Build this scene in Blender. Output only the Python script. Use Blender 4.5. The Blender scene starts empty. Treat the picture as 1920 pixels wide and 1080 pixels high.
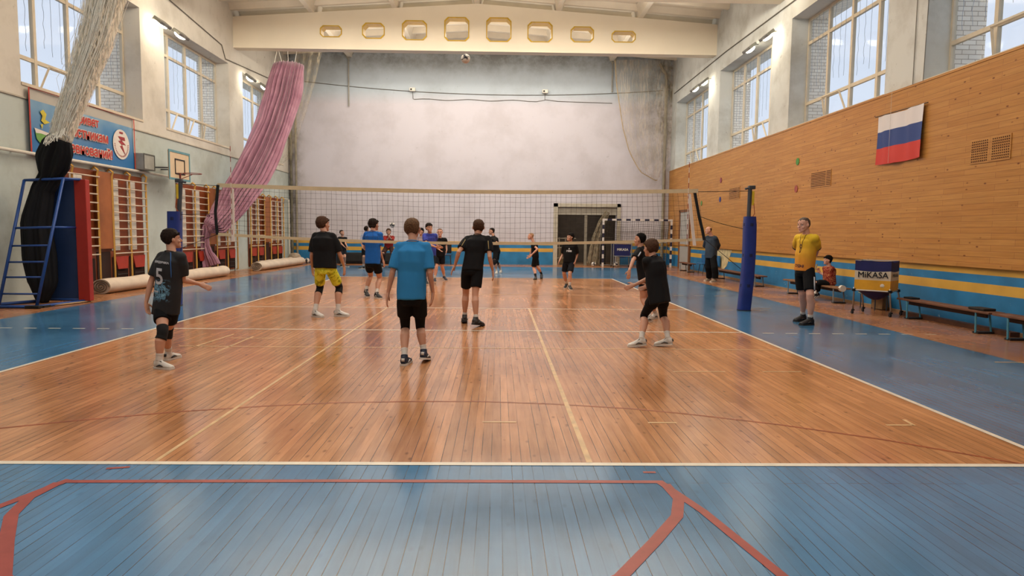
import bpy, bmesh, math, random
from mathutils import Vector, Matrix, noise
from mathutils.bvhtree import BVHTree
random.seed(7)
S = bpy.context.scene
COL = S.collection
PI = math.pi
V = Vector
# ------------------------------------------------------------------ camera
F_PX, CAM, PITCH, YAW, ROLL = 1262.95, V((0.6932, -13.2441, 1.5016)), 0.0822763, 0.0211503, 0.0102166
_fw = V((math.sin(YAW)*math.cos(PITCH), math.cos(YAW)*math.cos(PITCH), -math.sin(PITCH)))
_r0 = V((math.cos(YAW), -math.sin(YAW), 0)); _u0 = _r0.cross(_fw)
_rt = _r0*math.cos(ROLL)+_u0*math.sin(ROLL); _up = _u0*math.cos(ROLL)-_r0*math.sin(ROLL)
cam = bpy.data.cameras.new('camera'); co = bpy.data.objects.new('camera', cam); COL.objects.link(co)
cam.sensor_width = 36; cam.lens = F_PX/1920*36; cam.clip_end = 300; cam.clip_start = .05
m4 = Matrix((_rt, _up, -_fw)).transposed().to_4x4(); m4.translation = CAM
co.matrix_world = m4; S.camera = co
def ray(x, y): return _fw+_rt*((x-960)/F_PX)-_up*((y-540)/F_PX)
def atY(x, y, Y): d = ray(x, y); return CAM+d*((Y-CAM.y)/d.y)
def atX(x, y, X): d = ray(x, y); return CAM+d*((X-CAM.x)/d.x)
def atZ(x, y, Z=0.): d = ray(x, y); return CAM+d*((Z-CAM.z)/d.z)
# ------------------------------------------------------------------ materials
def nt(name):
    m = bpy.data.materials.new(name); m.use_nodes = True
    t = m.node_tree; b = t.nodes['Principled BSDF']; return m, t, b
def N(t, ty, **k):
    n = t.nodes.new(ty)
    for a, v in k.items():
        if a.startswith('i_'): n.inputs[a[2:].replace('_', ' ')].default_value = v
        else: setattr(n, a, v)
    return n
def L(t, a, b): t.links.new(a, b)
def srgb(h):
    if isinstance(h, str):
        h = tuple(int(h[i:i+2], 16)/255 for i in (0, 2, 4))
    return tuple((c/12.92 if c <= .04045 else ((c+.055)/1.055)**2.4) for c in h)+(1,)
def ramp(t, stops, interp='LINEAR'):
    r = t.nodes.new('ShaderNodeValToRGB'); r.color_ramp.interpolation = interp
    e = r.color_ramp.elements
    while len(e) < len(stops): e.new(.5)
    for i, (p, c) in enumerate(stops): e[i].position = p; e[i].color = c if len(c) == 4 else srgb(c)
    return r
def mix(t, fac, a, b, mode='MIX'):
    n = t.nodes.new('ShaderNodeMix'); n.data_type = 'RGBA'; n.blend_type = mode; n.clamp_factor = True
    for s, v in ((0, fac), (6, a), (7, b)):
        if hasattr(v, 'is_linked') or hasattr(v, 'links'): L(t, v, n.inputs[s])
        else: n.inputs[s].default_value = v
    return n.outputs[2]
def M(name, col, rough=.6, metal=0, var=.12, scale=6, bump=0, bscale=60, spec=.4, sheen=0):
    """plain surface with soft colour variation"""
    m, t, b = nt(name); c = srgb(col)
    tc = N(t, 'ShaderNodeTexCoord'); n = N(t, 'ShaderNodeTexNoise', i_Scale=scale, i_Detail=4.)
    L(t, tc.outputs['Object'], n.inputs['Vector'])
    lo = tuple(x*(1-var) for x in c[:3])+(1,); hi = tuple(min(1, x*(1+var)) for x in c[:3])+(1,)
    r = ramp(t, [(.3, lo), (.7, hi)]); L(t, n.outputs['Fac'], r.inputs[0]); L(t, r.outputs[0], b.inputs['Base Color'])
    b.inputs['Roughness'].default_value = rough; b.inputs['Metallic'].default_value = metal
    b.inputs['Specular IOR Level'].default_value = spec
    if sheen: b.inputs['Sheen Weight'].default_value = sheen
    if bump:
        n2 = N(t, 'ShaderNodeTexNoise', i_Scale=bscale, i_Detail=3.); L(t, tc.outputs['Object'], n2.inputs['Vector'])
        bp = N(t, 'ShaderNodeBump', i_Strength=bump, i_Distance=.01); L(t, n2.outputs['Fac'], bp.inputs['Height']); L(t, bp.outputs[0], b.inputs['Normal'])
    return m
def emis(name, col, s):
    m, t, b = nt(name); b.inputs['Base Color'].default_value = srgb(col)
    b.inputs['Emission Color'].default_value = srgb(col); b.inputs['Emission Strength'].default_value = s; return m
def floor_mat(name, base, dark, rough=.2, paint=0.):
    m, t, b = nt(name)
    tc = N(t, 'ShaderNodeTexCoord'); sp = N(t, 'ShaderNodeSeparateXYZ'); L(t, tc.outputs['Object'], sp.inputs[0])
    cb = N(t, 'ShaderNodeCombineXYZ'); L(t, sp.outputs['Y'], cb.inputs['X']); L(t, sp.outputs['X'], cb.inputs['Y'])
    br = N(t, 'ShaderNodeTexBrick', i_Scale=1., offset=.37, offset_frequency=3)
    br.inputs['Mortar Size'].default_value = .0026; br.inputs['Mortar Smooth'].default_value = .3; br.inputs['Bias'].default_value = 0.
    br.inputs['Brick Width'].default_value = 3.1; br.inputs['Row Height'].default_value = .066
    c = srgb(base); d = srgb(dark)
    k = .86 if paint else .74
    br.inputs['Color1'].default_value = c; br.inputs['Color2'].default_value = tuple(x*k for x in c[:3])+(1,); br.inputs['Mortar'].default_value = d
    L(t, cb.outputs[0], br.inputs['Vector'])
    # seams open and close along their length
    ms = N(t, 'ShaderNodeMapping'); ms.inputs['Scale'].default_value = (6, .6, 1); L(t, tc.outputs['Object'], ms.inputs[0])
    sn = N(t, 'ShaderNodeTexNoise', i_Scale=1.7, i_Detail=2.); L(t, ms.outputs[0], sn.inputs['Vector'])
    sr = ramp(t, [(.38, tuple(x*.8 for x in c[:3])+(1,)), (.56, d)]); L(t, sn.outputs['Fac'], sr.inputs[0]); L(t, sr.outputs[0], br.inputs['Mortar'])
    mp = N(t, 'ShaderNodeMapping'); mp.inputs['Scale'].default_value = (14, .9, 1); L(t, tc.outputs['Object'], mp.inputs[0])
    g = N(t, 'ShaderNodeTexNoise', i_Scale=1.6, i_Detail=7., i_Roughness=.62); L(t, mp.outputs[0], g.inputs['Vector'])
    gr = ramp(t, [(.3, (.72, .66, .6, 1)), (.62, (1.12, 1.12, 1.12, 1))]); L(t, g.outputs['Fac'], gr.inputs[0])
    col = mix(t, .3 if paint else .75, br.outputs['Color'], gr.outputs[0], 'MULTIPLY')
    # worn / stained areas
    w = N(t, 'ShaderNodeTexNoise', i_Scale=.55, i_Detail=5., i_Roughness=.6); L(t, tc.outputs['Object'], w.inputs['Vector'])
    wr = ramp(t, [(.36, (.78, .74, .72, 1)), (.6, (1.08, 1.08, 1.08, 1))]); L(t, w.outputs['Fac'], wr.inputs[0])
    col = mix(t, .8, col, wr.outputs[0], 'MULTIPLY')
    # knots and scuffs
    mk = N(t, 'ShaderNodeMapping'); mk.inputs['Scale'].default_value = (9, 4.2, 1); L(t, tc.outputs['Object'], mk.inputs[0])
    vo = N(t, 'ShaderNodeTexVoronoi', i_Scale=1., i_Randomness=1.); L(t, mk.outputs[0], vo.inputs['Vector'])
    kr = ramp(t, [(.05, (1, 1, 1, 1)), (.16, (0, 0, 0, 1))]); L(t, vo.outputs['Distance'], kr.inputs[0])
    kc = mix(t, .55 if not paint else .2, (0, 0, 0, 1), kr.outputs[0], 'MIX')
    col = mix(t, kc, col, d)
    L(t, col, b.inputs['Base Color'])
    rr = ramp(t, [(.3, (rough*.75,)*3+(1,)), (.7, (rough*1.6,)*3+(1,))]); L(t, w.outputs['Fac'], rr.inputs[0]); L(t, rr.outputs[0], b.inputs['Roughness'])
    b.inputs['Specular IOR Level'].default_value = .5
    n3 = N(t, 'ShaderNodeTexNoise', i_Scale=5., i_Detail=3.); L(t, tc.outputs['Object'], n3.inputs['Vector'])
    ad = N(t, 'ShaderNodeMath', operation='MULTIPLY_ADD'); L(t, n3.outputs['Fac'], ad.inputs[0]); ad.inputs[1].default_value = .8; 
    inv = N(t, 'ShaderNodeMath', operation='MULTIPLY'); L(t, br.outputs['Fac'], inv.inputs[0]); inv.inputs[1].default_value = -1.; L(t, inv.outputs[0], ad.inputs[2])
    bp = N(t, 'ShaderNodeBump', i_Strength=.14, i_Distance=.006); L(t, ad.outputs[0], bp.inputs['Height']); L(t, bp.outputs[0], b.inputs['Normal'])
    return m
def plaster(name, col, stain=.5, lowcol=None, zsplit=None, topdark=None):
    m, t, b = nt(name); tc = N(t, 'ShaderNodeTexCoord')
    c = srgb(col); base = c
    n = N(t, 'ShaderNodeTexNoise', i_Scale=.7, i_Detail=8., i_Roughness=.65); L(t, tc.outputs['Object'], n.inputs['Vector'])
    src = c
    sp = N(t, 'ShaderNodeSeparateXYZ'); L(t, tc.outputs['Object'], sp.inputs[0])
    if lowcol:
        g = N(t, 'ShaderNodeMath', operation='GREATER_THAN'); L(t, sp.outputs['Z'], g.inputs[0]); g.inputs[1].default_value = zsplit
        src = mix(t, g.outputs[0], srgb(lowcol), c)
    r = ramp(t, [(.35, (1-stain*.35, 1-stain*.38, 1-stain*.42, 1)), (.55, (1, 1, 1, 1))]); L(t, n.outputs['Fac'], r.inputs[0])
    col2 = mix(t, 1., src, r.outputs[0], 'MULTIPLY')
    # small peeling flecks
    n2 = N(t, 'ShaderNodeTexNoise', i_Scale=3.4, i_Detail=9., i_Roughness=.7); L(t, tc.outputs['Object'], n2.inputs['Vector'])
    r2 = ramp(t, [(.30, (.5, .48, .44, 1)), (.36, (1, 1, 1, 1))]); L(t, n2.outputs['Fac'], r2.inputs[0])
    col3 = mix(t, stain, col2, r2.outputs[0], 'MULTIPLY')
    L(t, col3, b.inputs['Base Color']); b.inputs['Roughness'].default_value = .85; b.inputs['Specular IOR Level'].default_value = .2
    bp = N(t, 'ShaderNodeBump', i_Strength=.25, i_Distance=.01); L(t, n2.outputs['Fac'], bp.inputs['Height']); L(t, bp.outputs[0], b.inputs['Normal'])
    return m, t, b, col3, tc, sp
def brick_mat(name):
    m, t, b = nt(name); tc = N(t, 'ShaderNodeTexCoord'); sp = N(t, 'ShaderNodeSeparateXYZ'); L(t, tc.outputs['Object'], sp.inputs[0])
    cb = N(t, 'ShaderNodeCombineXYZ'); a = N(t, 'ShaderNodeMath', operation='ADD'); L(t, sp.outputs['X'], a.inputs[0]); L(t, sp.outputs['Y'], a.inputs[1])
    L(t, a.outputs[0], cb.inputs['X']); L(t, sp.outputs['Z'], cb.inputs['Y'])
    br = N(t, 'ShaderNodeTexBrick', i_Scale=1.); br.inputs['Brick Width'].default_value = .26; br.inputs['Row Height'].default_value = .088
    br.inputs['Mortar Size'].default_value = .007
    br.inputs['Color1'].default_value = srgb('fff6e8'); br.inputs['Color2'].default_value = srgb('f4e8d8'); br.inputs['Mortar'].default_value = srgb('b5a798')
    L(t, cb.outputs[0], br.inputs['Vector']); L(t, br.outputs['Color'], b.inputs['Base Color']); b.inputs['Roughness'].default_value = .9
    return m
def pine_mat(name):
    """horizontal varnished pine boards on the side wall: runs along Y, rows in Z"""
    m, t, b = nt(name); tc = N(t, 'ShaderNodeTexCoord'); sp = N(t, 'ShaderNodeSeparateXYZ'); L(t, tc.outputs['Object'], sp.inputs[0])
    cb = N(t, 'ShaderNodeCombineXYZ'); L(t, sp.outputs['Y'], cb.inputs['X']); L(t, sp.outputs['Z'], cb.inputs['Y'])
    br = N(t, 'ShaderNodeTexBrick', i_Scale=1., offset=.41, offset_frequency=2); br.inputs['Brick Width'].default_value = 1.25; br.inputs['Row Height'].default_value = .098
    br.inputs['Mortar Size'].default_value = .0035; br.inputs['Mortar Smooth'].default_value = .5
    br.inputs['Color1'].default_value = srgb('bd8848'); br.inputs['Color2'].default_value = srgb('b37c3e'); br.inputs['Mortar'].default_value = srgb('8a5228')
    L(t, cb.outputs[0], br.inputs['Vector'])
    mp = N(t, 'ShaderNodeMapping'); mp.inputs['Scale'].default_value = (1, .8, 16); L(t, tc.outputs['Object'], mp.inputs[0])
    g = N(t, 'ShaderNodeTexNoise', i_Scale=1.5, i_Detail=7., i_Roughness=.6); L(t, mp.outputs[0], g.inputs['Vector'])
    gr = ramp(t, [(.3, (.78, .72, .62, 1)), (.65, (1.12, 1.1, 1.05, 1))]); L(t, g.outputs['Fac'], gr.inputs[0])
    col = mix(t, .8, br.outputs['Color'], gr.outputs[0], 'MULTIPLY')
    mk = N(t, 'ShaderNodeMapping'); mk.inputs['Scale'].default_value = (1, 2.6, 5.5); mk.inputs['Rotation'].default_value = (.25, 0, 0); L(t, tc.outputs['Object'], mk.inputs[0])
    vo = N(t, 'ShaderNodeTexVoronoi', i_Scale=1.3, i_Randomness=1.); L(t, mk.outputs[0], vo.inputs['Vector'])
    kr = ramp(t, [(.05, (1, 1, 1, 1)), (.13, (0, 0, 0, 1))]); L(t, vo.outputs['Distance'], kr.inputs[0])
    col = mix(t, kr.outputs[0], col, srgb('6b3515'))
    L(t, col, b.inputs['Base Color']); b.inputs['Roughness'].default_value = .38; b.inputs['Specular IOR Level'].default_value = .35
    bp = N(t, 'ShaderNodeBump', i_Strength=.3, i_Distance=.004, invert=True); L(t, br.outputs['Fac'], bp.inputs['Height']); L(t, bp.outputs[0], b.inputs['Normal'])
    return m
def netting(name, col, alpha, scale=30):
    """thin gathered netting: part see-through"""
    m, t, b = nt(name); b.inputs['Base Color'].default_value = srgb(col); b.inputs['Roughness'].default_value = .9
    tc = N(t, 'ShaderNodeTexCoord'); n = N(t, 'ShaderNodeTexNoise', i_Scale=scale, i_Detail=3.); mp = N(t, 'ShaderNodeMapping'); mp.inputs['Scale'].default_value = (1, 1, .1); L(t, tc.outputs['Object'], mp.inputs[0]); L(t, mp.outputs[0], n.inputs['Vector'])
    r = ramp(t, [(.42, (alpha*.35,)*3+(1,)), (.58, (min(1, alpha*1.6),)*3+(1,))]); L(t, n.outputs['Fac'], r.inputs[0]); L(t, r.outputs[0], b.inputs['Alpha'])
    return m
# ------------------------------------------------------------------ mesh helpers
class B:
    def __init__(s): s.bm = bmesh.new(); s.mi = 0
    def face(s, vs):
        try:
            f = s.bm.faces.new(vs); f.material_index = s.mi; return f
        except ValueError: return None
    def box(s, c, d, rot=None, bev=0):
        r = bmesh.ops.create_cube(s.bm, size=1)
        for v in r['verts']:
            p = V((v.co.x*d[0], v.co.y*d[1], v.co.z*d[2]))
            if rot is not None: p = rot @ p
            v.co = p+V(c)
        fs = {f for v in r['verts'] for f in v.link_faces}
        for f in fs: f.material_index = s.mi
        if bev:
            es = list({e for f in fs for e in f.edges})
            rr = bmesh.ops.bevel(s.bm, geom=es, offset=bev, segments=2, affect='EDGES', profile=.5)
            for f in rr['faces']: f.material_index = s.mi
        return s
    def bb(s, a, b, bev=0):
        a, b = V(a), V(b); return s.box((a+b)/2, [abs(b[i]-a[i]) for i in range(3)], bev=bev)
    def rings(s, rings, cap=True, closed=True):
        R = [[s.bm.verts.new(p) for p in r] for r in rings]
        n = len(R[0])
        for a, b in zip(R, R[1:]):
            for i in range(n if closed else n-1): s.face((a[i], a[(i+1) % n], b[(i+1) % n], b[i]))
        if cap and closed:
            s.face(R[0][::-1]); s.face(R[-1])
        return s
    def tube(s, pts, r, n=8, cap=True, front=None):
        """round or elliptical tube; r a float, list, or list of (side, front) radii"""
        pts = [V(p) for p in pts]
        if not isinstance(r, (list, tuple)): r = [r]*len(pts)
        rs = []; pv = None
        for i, p in enumerate(pts):
            d = (pts[min(i+1, len(pts)-1)]-pts[max(i-1, 0)])
            if d.length < 1e-9: d = V((0, 0, 1))
            d.normalize()
            if front is not None: u = V(front)-d*V(front).dot(d)
            elif pv is not None: u = pv-d*pv.dot(d)
            else: u = d.cross(V((1, 0, 0)) if abs(d.x) < .8 else V((0, 1, 0)))
            if u.length < 1e-4: u = d.orthogonal()
            u.normalize(); pv = u; w = u.cross(d)
            ri = r[i]; a, b2 = ri if isinstance(ri, (tuple, list)) else (ri, ri)
            rs.append([p+w*math.cos(2*PI*k/n)*a+u*math.sin(2*PI*k/n)*b2 for k in range(n)])
        return s.rings(rs, cap)
    def sph(s, c, r, rot=None, n=12, m=8):
        if not isinstance(r, (tuple, list)): r = (r, r, r)
        rs = bmesh.ops.create_uvsphere(s.bm, u_segments=n, v_segments=m, radius=1)
        for v in rs['verts']:
            p = V((v.co.x*r[0], v.co.y*r[1], v.co.z*r[2]))
            if rot is not None: p = rot @ p
            v.co = p+V(c)
        for f in {f for v in rs['verts'] for f in v.link_faces}: f.material_index = s.mi
        return s
    def poly(s, pts, th=None, nrm=None):
        vs = [s.bm.verts.new(V(p)) for p in pts]; s.face(vs)
        if th:
            o = V(nrm)*th; v2 = [s.bm.verts.new(V(p)+o) for p in pts]; s.face(v2[::-1]); n = len(vs)
            for i in range(n): s.face((vs[i], v2[i], v2[(i+1) % n], vs[(i+1) % n]))
        return s
    def ribbon(s, pts, w, z=0):
        """flat strip on the floor"""
        pts = [V((p[0], p[1], z)) for p in pts]; a = []; b = []
        for i, p in enumerate(pts):
            d = pts[min(i+1, len(pts)-1)]-pts[max(i-1, 0)]; d.normalize(); q = V((-d.y, d.x, 0))*w/2
            a.append(s.bm.verts.new(p+q)); b.append(s.bm.verts.new(p-q))
        for i in range(len(pts)-1): s.face((b[i], b[i+1], a[i+1], a[i]))
        return s
    def grid(s, fn, nu, nv):
        g = [[s.bm.verts.new(fn(i/nu, j/nv)) for j in range(nv+1)] for i in range(nu+1)]
        for i in range(nu):
            for j in range(nv): s.face((g[i][j], g[i+1][j], g[i+1][j+1], g[i][j+1]))
        return s
def tag(o, label=None, cat=None, group=None, kind=None):
    if label: o['label'] = label
    if cat: o['category'] = cat
    if group: o['group'] = group
    if kind: o['kind'] = kind
    return o
def thing(name, label, cat, loc=(0, 0, 0), rz=0, group=None):
    o = bpy.data.objects.new(name, None); COL.objects.link(o); o.location = loc; o.rotation_euler = (0, 0, rz)
    o.empty_display_size = .1
    return tag(o, label, cat, group)
def mesh_of(b, mats, smooth=False):
    me = bpy.data.meshes.new('mesh'); bmesh.ops.recalc_face_normals(b.bm, faces=b.bm.faces); b.bm.to_mesh(me); b.bm.free()
    for m in (mats if isinstance(mats, (list, tuple)) else [mats]): me.materials.append(m)
    if smooth is True: me.polygons.foreach_set('use_smooth', [True]*len(me.polygons))
    elif smooth:
        me.polygons.foreach_set('use_smooth', [True]*len(me.polygons)); me.set_sharp_from_angle(angle=math.radians(smooth))
    return me
def obj(name, b, mats, parent=None, smooth=False, label=None, world=True):
    """one mesh object; geometry given in world coordinates unless world=False"""
    me = b if isinstance(b, bpy.types.Mesh) else mesh_of(b, mats, smooth)
    o = bpy.data.objects.new(name, me); COL.objects.link(o); me.name = name
    if parent is not None:
        if world:
            p = parent; Mx = Matrix()
            while p is not None:
                Mx = (Matrix.Translation(p.location) @ p.rotation_euler.to_matrix().to_4x4()) @ Mx; p = p.parent
            me.transform(Mx.inverted())
        o.parent = parent
    if label: o['label'] = label
    return o
def solo(name, b, mats, label, cat, origin=None, smooth=False, group=None, kind=None):
    """a top-level thing that is one mesh, its origin at its base"""
    me = b if isinstance(b, bpy.types.Mesh) else mesh_of(b, mats, smooth)
    if origin is not None: me.transform(Matrix.Translation(-V(origin)))
    o = bpy.data.objects.new(name, me); COL.objects.link(o); me.name = name
    if origin is not None: o.location = origin
    return tag(o, label, cat, group, kind)
def struct(name, b, mats, smooth=False, label=None, parent=None):
    o = obj(name, b, mats, parent, smooth, label)
    if parent is None: o['kind'] = 'structure'
    return o
def dup(root, loc, rz=None, label=None, group=None):
    def cp(o, par):
        c = o.copy(); COL.objects.link(c); c.parent = par
        for ch in o.children: cp(ch, c)
        return c
    kids = list(root.children); r = root.copy(); COL.objects.link(r); r.location = loc
    if rz is not None: r.rotation_euler = (0, 0, rz)
    if label: r['label'] = label
    if group: r['group'] = group
    for k in kids: cp(k, r)
    return r
def text_mesh(s, size, thick=0., spacing=1., bold=0., shear=0.):
    cu = bpy.data.curves.new('t', 'FONT'); cu.body = s; cu.size = size; cu.align_x = 'CENTER'; cu.align_y = 'CENTER'
    cu.offset = bold; cu.space_character = spacing; cu.shear = shear; cu.resolution_u = 3; cu.extrude = thick
    o = bpy.data.objects.new('t', cu); COL.objects.link(o)
    dg = bpy.context.evaluated_depsgraph_get(); me = bpy.data.meshes.new_from_object(o.evaluated_get(dg), depsgraph=dg)
    bpy.data.objects.remove(o); bpy.data.curves.remove(cu); return me
def place_text(me, c, right, up, mat, wid=None, bvh=None, off=.003):
    """lay a text mesh in the plane (right, up) at c; optional fit width, optional drape on a surface"""
    right, up = V(right).normalized(), V(up).normalized(); nrm = right.cross(up)
    xs = [v.co.x for v in me.vertices]
    k = 1 if not wid or not xs else wid/(max(xs)-min(xs))
    for v in me.vertices:
        p = V(c)+right*v.co.x*k+up*v.co.y*k+nrm*v.co.z
        if bvh:
            h = bvh.ray_cast(p+nrm*.4, -nrm)
            if h[0] is not None: p = h[0]+nrm*off
        v.co = p
    me.materials.clear(); me.materials.append(mat); return me
def thick(me, d, n):
    """bolder lettering: copies of the glyphs shifted round a small circle"""
    b = bmesh.new()
    for k in range(n):
        m2 = me.copy(); m2.transform(Matrix.Translation((d*math.cos(2*PI*k/n), d*math.sin(2*PI*k/n), .0004*k/n))); b.from_mesh(m2); bpy.data.meshes.remove(m2)
    b.to_mesh(me); b.free(); return me
def join_mesh(ms, mats):
    b = B()
    for i, me in enumerate(ms):
        n0 = len(b.bm.faces); b.bm.from_mesh(me); b.bm.faces.ensure_lookup_table()
        for f in b.bm.faces[n0:]: f.material_index = i
    me = bpy.data.meshes.new('mesh'); b.bm.to_mesh(me); b.bm.free()
    for m in mats: me.materials.append(m)
    return me
def remesh(b, vox, mats, smooth_it=3, wr=None, fac=.5):
    """fuse overlapping shapes into one continuous skin"""
    me0 = mesh_of(b, []) ; o = bpy.data.objects.new('r', me0); COL.objects.link(o)
    r = o.modifiers.new('r', 'REMESH'); r.mode = 'VOXEL'; r.voxel_size = vox
    if smooth_it:
        s = o.modifiers.new('s', 'SMOOTH'); s.factor = fac; s.iterations = smooth_it
    dg = bpy.context.evaluated_depsgraph_get(); me = bpy.data.meshes.new_from_object(o.evaluated_get(dg), depsgraph=dg)
    bpy.data.objects.remove(o); bpy.data.meshes.remove(me0)
    if wr:
        amp, sx, sz, seed = wr
        nr = [v.normal.copy() for v in me.vertices]
        for v, n in zip(me.vertices, nr):
            c = v.co; q = V((c.x*sx+seed, c.y*sx, c.z*sz))
            v.co = c+n*amp*(noise.noise(q)+.5*noise.noise(q*2.3+V((3, 1, 7))))
    me.polygons.foreach_set('use_smooth', [True]*len(me.polygons)); me.materials.clear()
    for m in (mats if isinstance(mats, (list, tuple)) else [mats]): me.materials.append(m)
    return me
# ------------------------------------------------------------------ the hall
XL, XR, YB, YF = -9.0, 8.7, 18.4, -17.6
ZC = 9.85
WHITE = M('white_paint', 'd9d2c4', .6, var=.05)
CREAM = M('cream_beam_paint', 'ece0ca', .7, var=.05, scale=.6)
M_WOOD = floor_mat('court_boards', 'c48b60', '4a2a18', .15)
M_BLUE = floor_mat('blue_painted_boards', '44779f', '1c3044', .15, 1)
M_BROWN = floor_mat('brown_painted_boards', 'ab754f', '4a2c1a', .22, 1)
M_LW = M('white_line_paint', 'd8cdbb', .35, var=.1, scale=9)
M_LF = M('worn_line_paint', 'c9a578', .35, var=.25, scale=9)
M_LR = M('red_line_paint', '93413a', .4, var=.15, scale=9)
M_LRF = M('worn_red_line', '8c4524', .4, var=.3, scale=9)
b = B()
def quad(x0, y0, x1, y1, z, mi):
    b.mi = mi; b.poly([(x0, y0, z), (x1, y0, z), (x1, y1, z), (x0, y1, z)])
quad(-4.5, -9, 4.5, 9, 0, 0)
quad(-7.45, -9, -4.5, 9, 0, 1); quad(4.5, -9, 7.0, 9, 0, 1); quad(-7.45, 9, 7.0, 16.2, 0, 1); quad(-7.45, YF, 7.0, -9, 0, 1)
quad(XL, YF, -7.45, YB, 0, 2); quad(7.0, YF, XR, YB, 0, 2); quad(-7.45, 16.2, 7.0, YB, 0, 2)
def strip(pts, w, mi, z): b.mi = mi; b.ribbon(pts, w, z)
for x in (-4.475, 4.475): strip([(x, -9), (x, 9)], .05, 3, .0022)
for y in (-8.975, 8.975): strip([(-4.5, y), (4.5, y)], .055, 3, .0026)
strip([(-4.45, 0), (4.45, 0)], .045, 3, .0022); strip([(-4.45, -3.03), (4.45, -3.03)], .05, 3, .0022); strip([(-4.45, 3.03), (4.45, 3.03)], .04, 4, .0022)
strip([(-3.4, -4.58), (4.45, -4.58)], .03, 4, .0018)
strip([(1.305, -8.94), (1.315, -.03)], .04, 4, .0014); strip([(-1.515, -8.94), (-1.48, -.03)], .03, 4, .0014)
for i in range(6): strip([(-6.75+i*.36, -3.1), (-6.57+i*.36, -3.1)], .04, 3, .0022)
for i in range(8): strip([(4.75+i*.36, -3.1), (4.93+i*.36, -3.1)], .04, 3, .0022)
for x0, x1 in ((-6.6, -6.2), (-5.8, -5.5), (5.0, 5.25), (5.5, 5.75), (6.0, 6.3)): strip([(x0, 3.1), (x1, 3.1)], .04, 4, .0022)
for a, c in (((3.62, -5.98), (4.05, -5.97)), ((2.62, -6.01), (3.2, -5.99)), ((.58, -8), (.85, -8)), ((3.8, -8.04), (4.02, -8.04)), ((4.04, -7.88), (4.02, -8.05)), ((1.9, -8), (2.13, -8)), ((-3.19, -4.61), (-3.1, -3.55)), ((-2.76, -4.98), (-2.75, -3.75)), ((-3.0, -3.9), (-2.3, -3.9)), ((5.9, .4), (6.3, .4)), ((5.1, .02), (5.4, .02)), ((5.75, .02), (6.1, .02)), ((7.1, -5.35), (6.7, -5.33))):
    strip([a, c], .03, 4, .0018)
strip([(-1.86, -9.3), (-.24, -9.28), (1.70, -9.285)], .045, 5, .0022)
for sx in (1, -1):
    ox = 0 if sx > 0 else -.18
    strip([(sx*x+ox, y) for x, y in ((1.71, -9.32), (1.73, -9.55), (1.66, -9.78), (1.47, -10.08), (1.24, -10.42), (.9, -10.66), (.45, -10.84), (0, -10.9))], .065, 5, .0024)
    strip([(sx*x+ox, y) for x, y in ((1.68, -9.27), (1.82, -9.72), (1.97, -10.45), (2.35, -12))], .055, 5, .0026)
strip([(1.62, -9.12), (1.7, -9.12)], .03, 5, .002); strip([(-1.62, -9.05), (-1.75, -9.08)], .03, 5, .002)
arc = [(-4.2, -8.95), (-3.6, -8.55), (-3.02, -8.22), (-2.57, -8.0), (-1.94, -7.74), (-1.3, -7.55), (-.72, -7.42), (0, -7.36), (.54, -7.35), (1.2, -7.43), (1.84, -7.57), (2.3, -7.74), (2.94, -8.04), (3.57, -8.43), (4.2, -8.95)]
strip(arc, .03, 6, .0012)
struct('floor', b, [M_WOOD, M_BLUE, M_BROWN, M_LW, M_LF, M_LR, M_LRF])
# --- walls with real window openings
def yb(i): return (.9+6*i, 5.6+6*i)           # window bay i
BAYS = [-3, -2, -1, 0, 1, 2]
mWL, t, bs, c3, tc, sp = plaster('left_wall_plaster', 'd6cfc2', .6, 'bfc6bf', 4.15)
mWR, *_ = plaster('right_wall_plaster', 'd0d1cb', .75)
mWB, t, bs, c3, tc, sp = plaster('end_wall_plaster', 'cbc5ca', .3)
# end wall: bluish upper zone, mould at the top and in the right corner, painted dado at the foot
g = N(t, 'ShaderNodeMapRange'); L(t, sp.outputs['Z'], g.inputs[0]); g.inputs[1].default_value = 7.3; g.inputs[2].default_value = 7.9
c4 = mix(t, g.outputs[0], c3, mix(t, 1., c3, srgb('e6f8fa'), 'MULTIPLY'))
nm = N(t, 'ShaderNodeTexNoise', i_Scale=1.3, i_Detail=9., i_Roughness=.75); L(t, tc.outputs['Object'], nm.inputs['Vector'])
def rng(src, a, c, lo=0., hi=1.):
    r = N(t, 'ShaderNodeMapRange'); L(t, src, r.inputs[0])
    for i, v in zip((1, 2, 3, 4), (a, c, lo, hi)): r.inputs[i].default_value = v
    return r.outputs[0]
def mth(op, a, c):
    n = N(t, 'ShaderNodeMath', operation=op)
    for i, v in enumerate((a, c)):
        if isinstance(v, (int, float)): n.inputs[i].default_value = v
        else: L(t, v, n.inputs[i])
    return n.outputs[0]
topm = rng(sp.outputs['Z'], 8.6, 10.2); cr = mth('MULTIPLY', rng(sp.outputs['X'], 6.6, 8.6), rng(sp.outputs['Z'], 2.5, 6.5)); cl = rng(sp.outputs['X'], -8.2, -9.0)
fac = mth('MAXIMUM', topm, mth('MAXIMUM', cr, cl))
mm = mth('MULTIPLY', fac, rng(nm.outputs['Fac'], .42, .6))
c5 = mix(t, mm, c4, srgb('6a6455'))
L(t, c5, bs.inputs['Base Color'])
M_DB = M('blue_dado_paint', '2b76a6', .45, var=.2, scale=2.2)
t = M_DB.node_tree; b_ = t.nodes['Principled BSDF']; src = b_.inputs['Base Color'].links[0].from_socket; tc = N(t, 'ShaderNodeTexCoord')
n = N(t, 'ShaderNodeTexNoise', i_Scale=9., i_Detail=6., i_Roughness=.7); L(t, tc.outputs['Object'], n.inputs['Vector']); r = ramp(t, [(.66, (0, 0, 0, 1)), (.70, (1, 1, 1, 1))]); L(t, n.outputs['Fac'], r.inputs[0])
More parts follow.
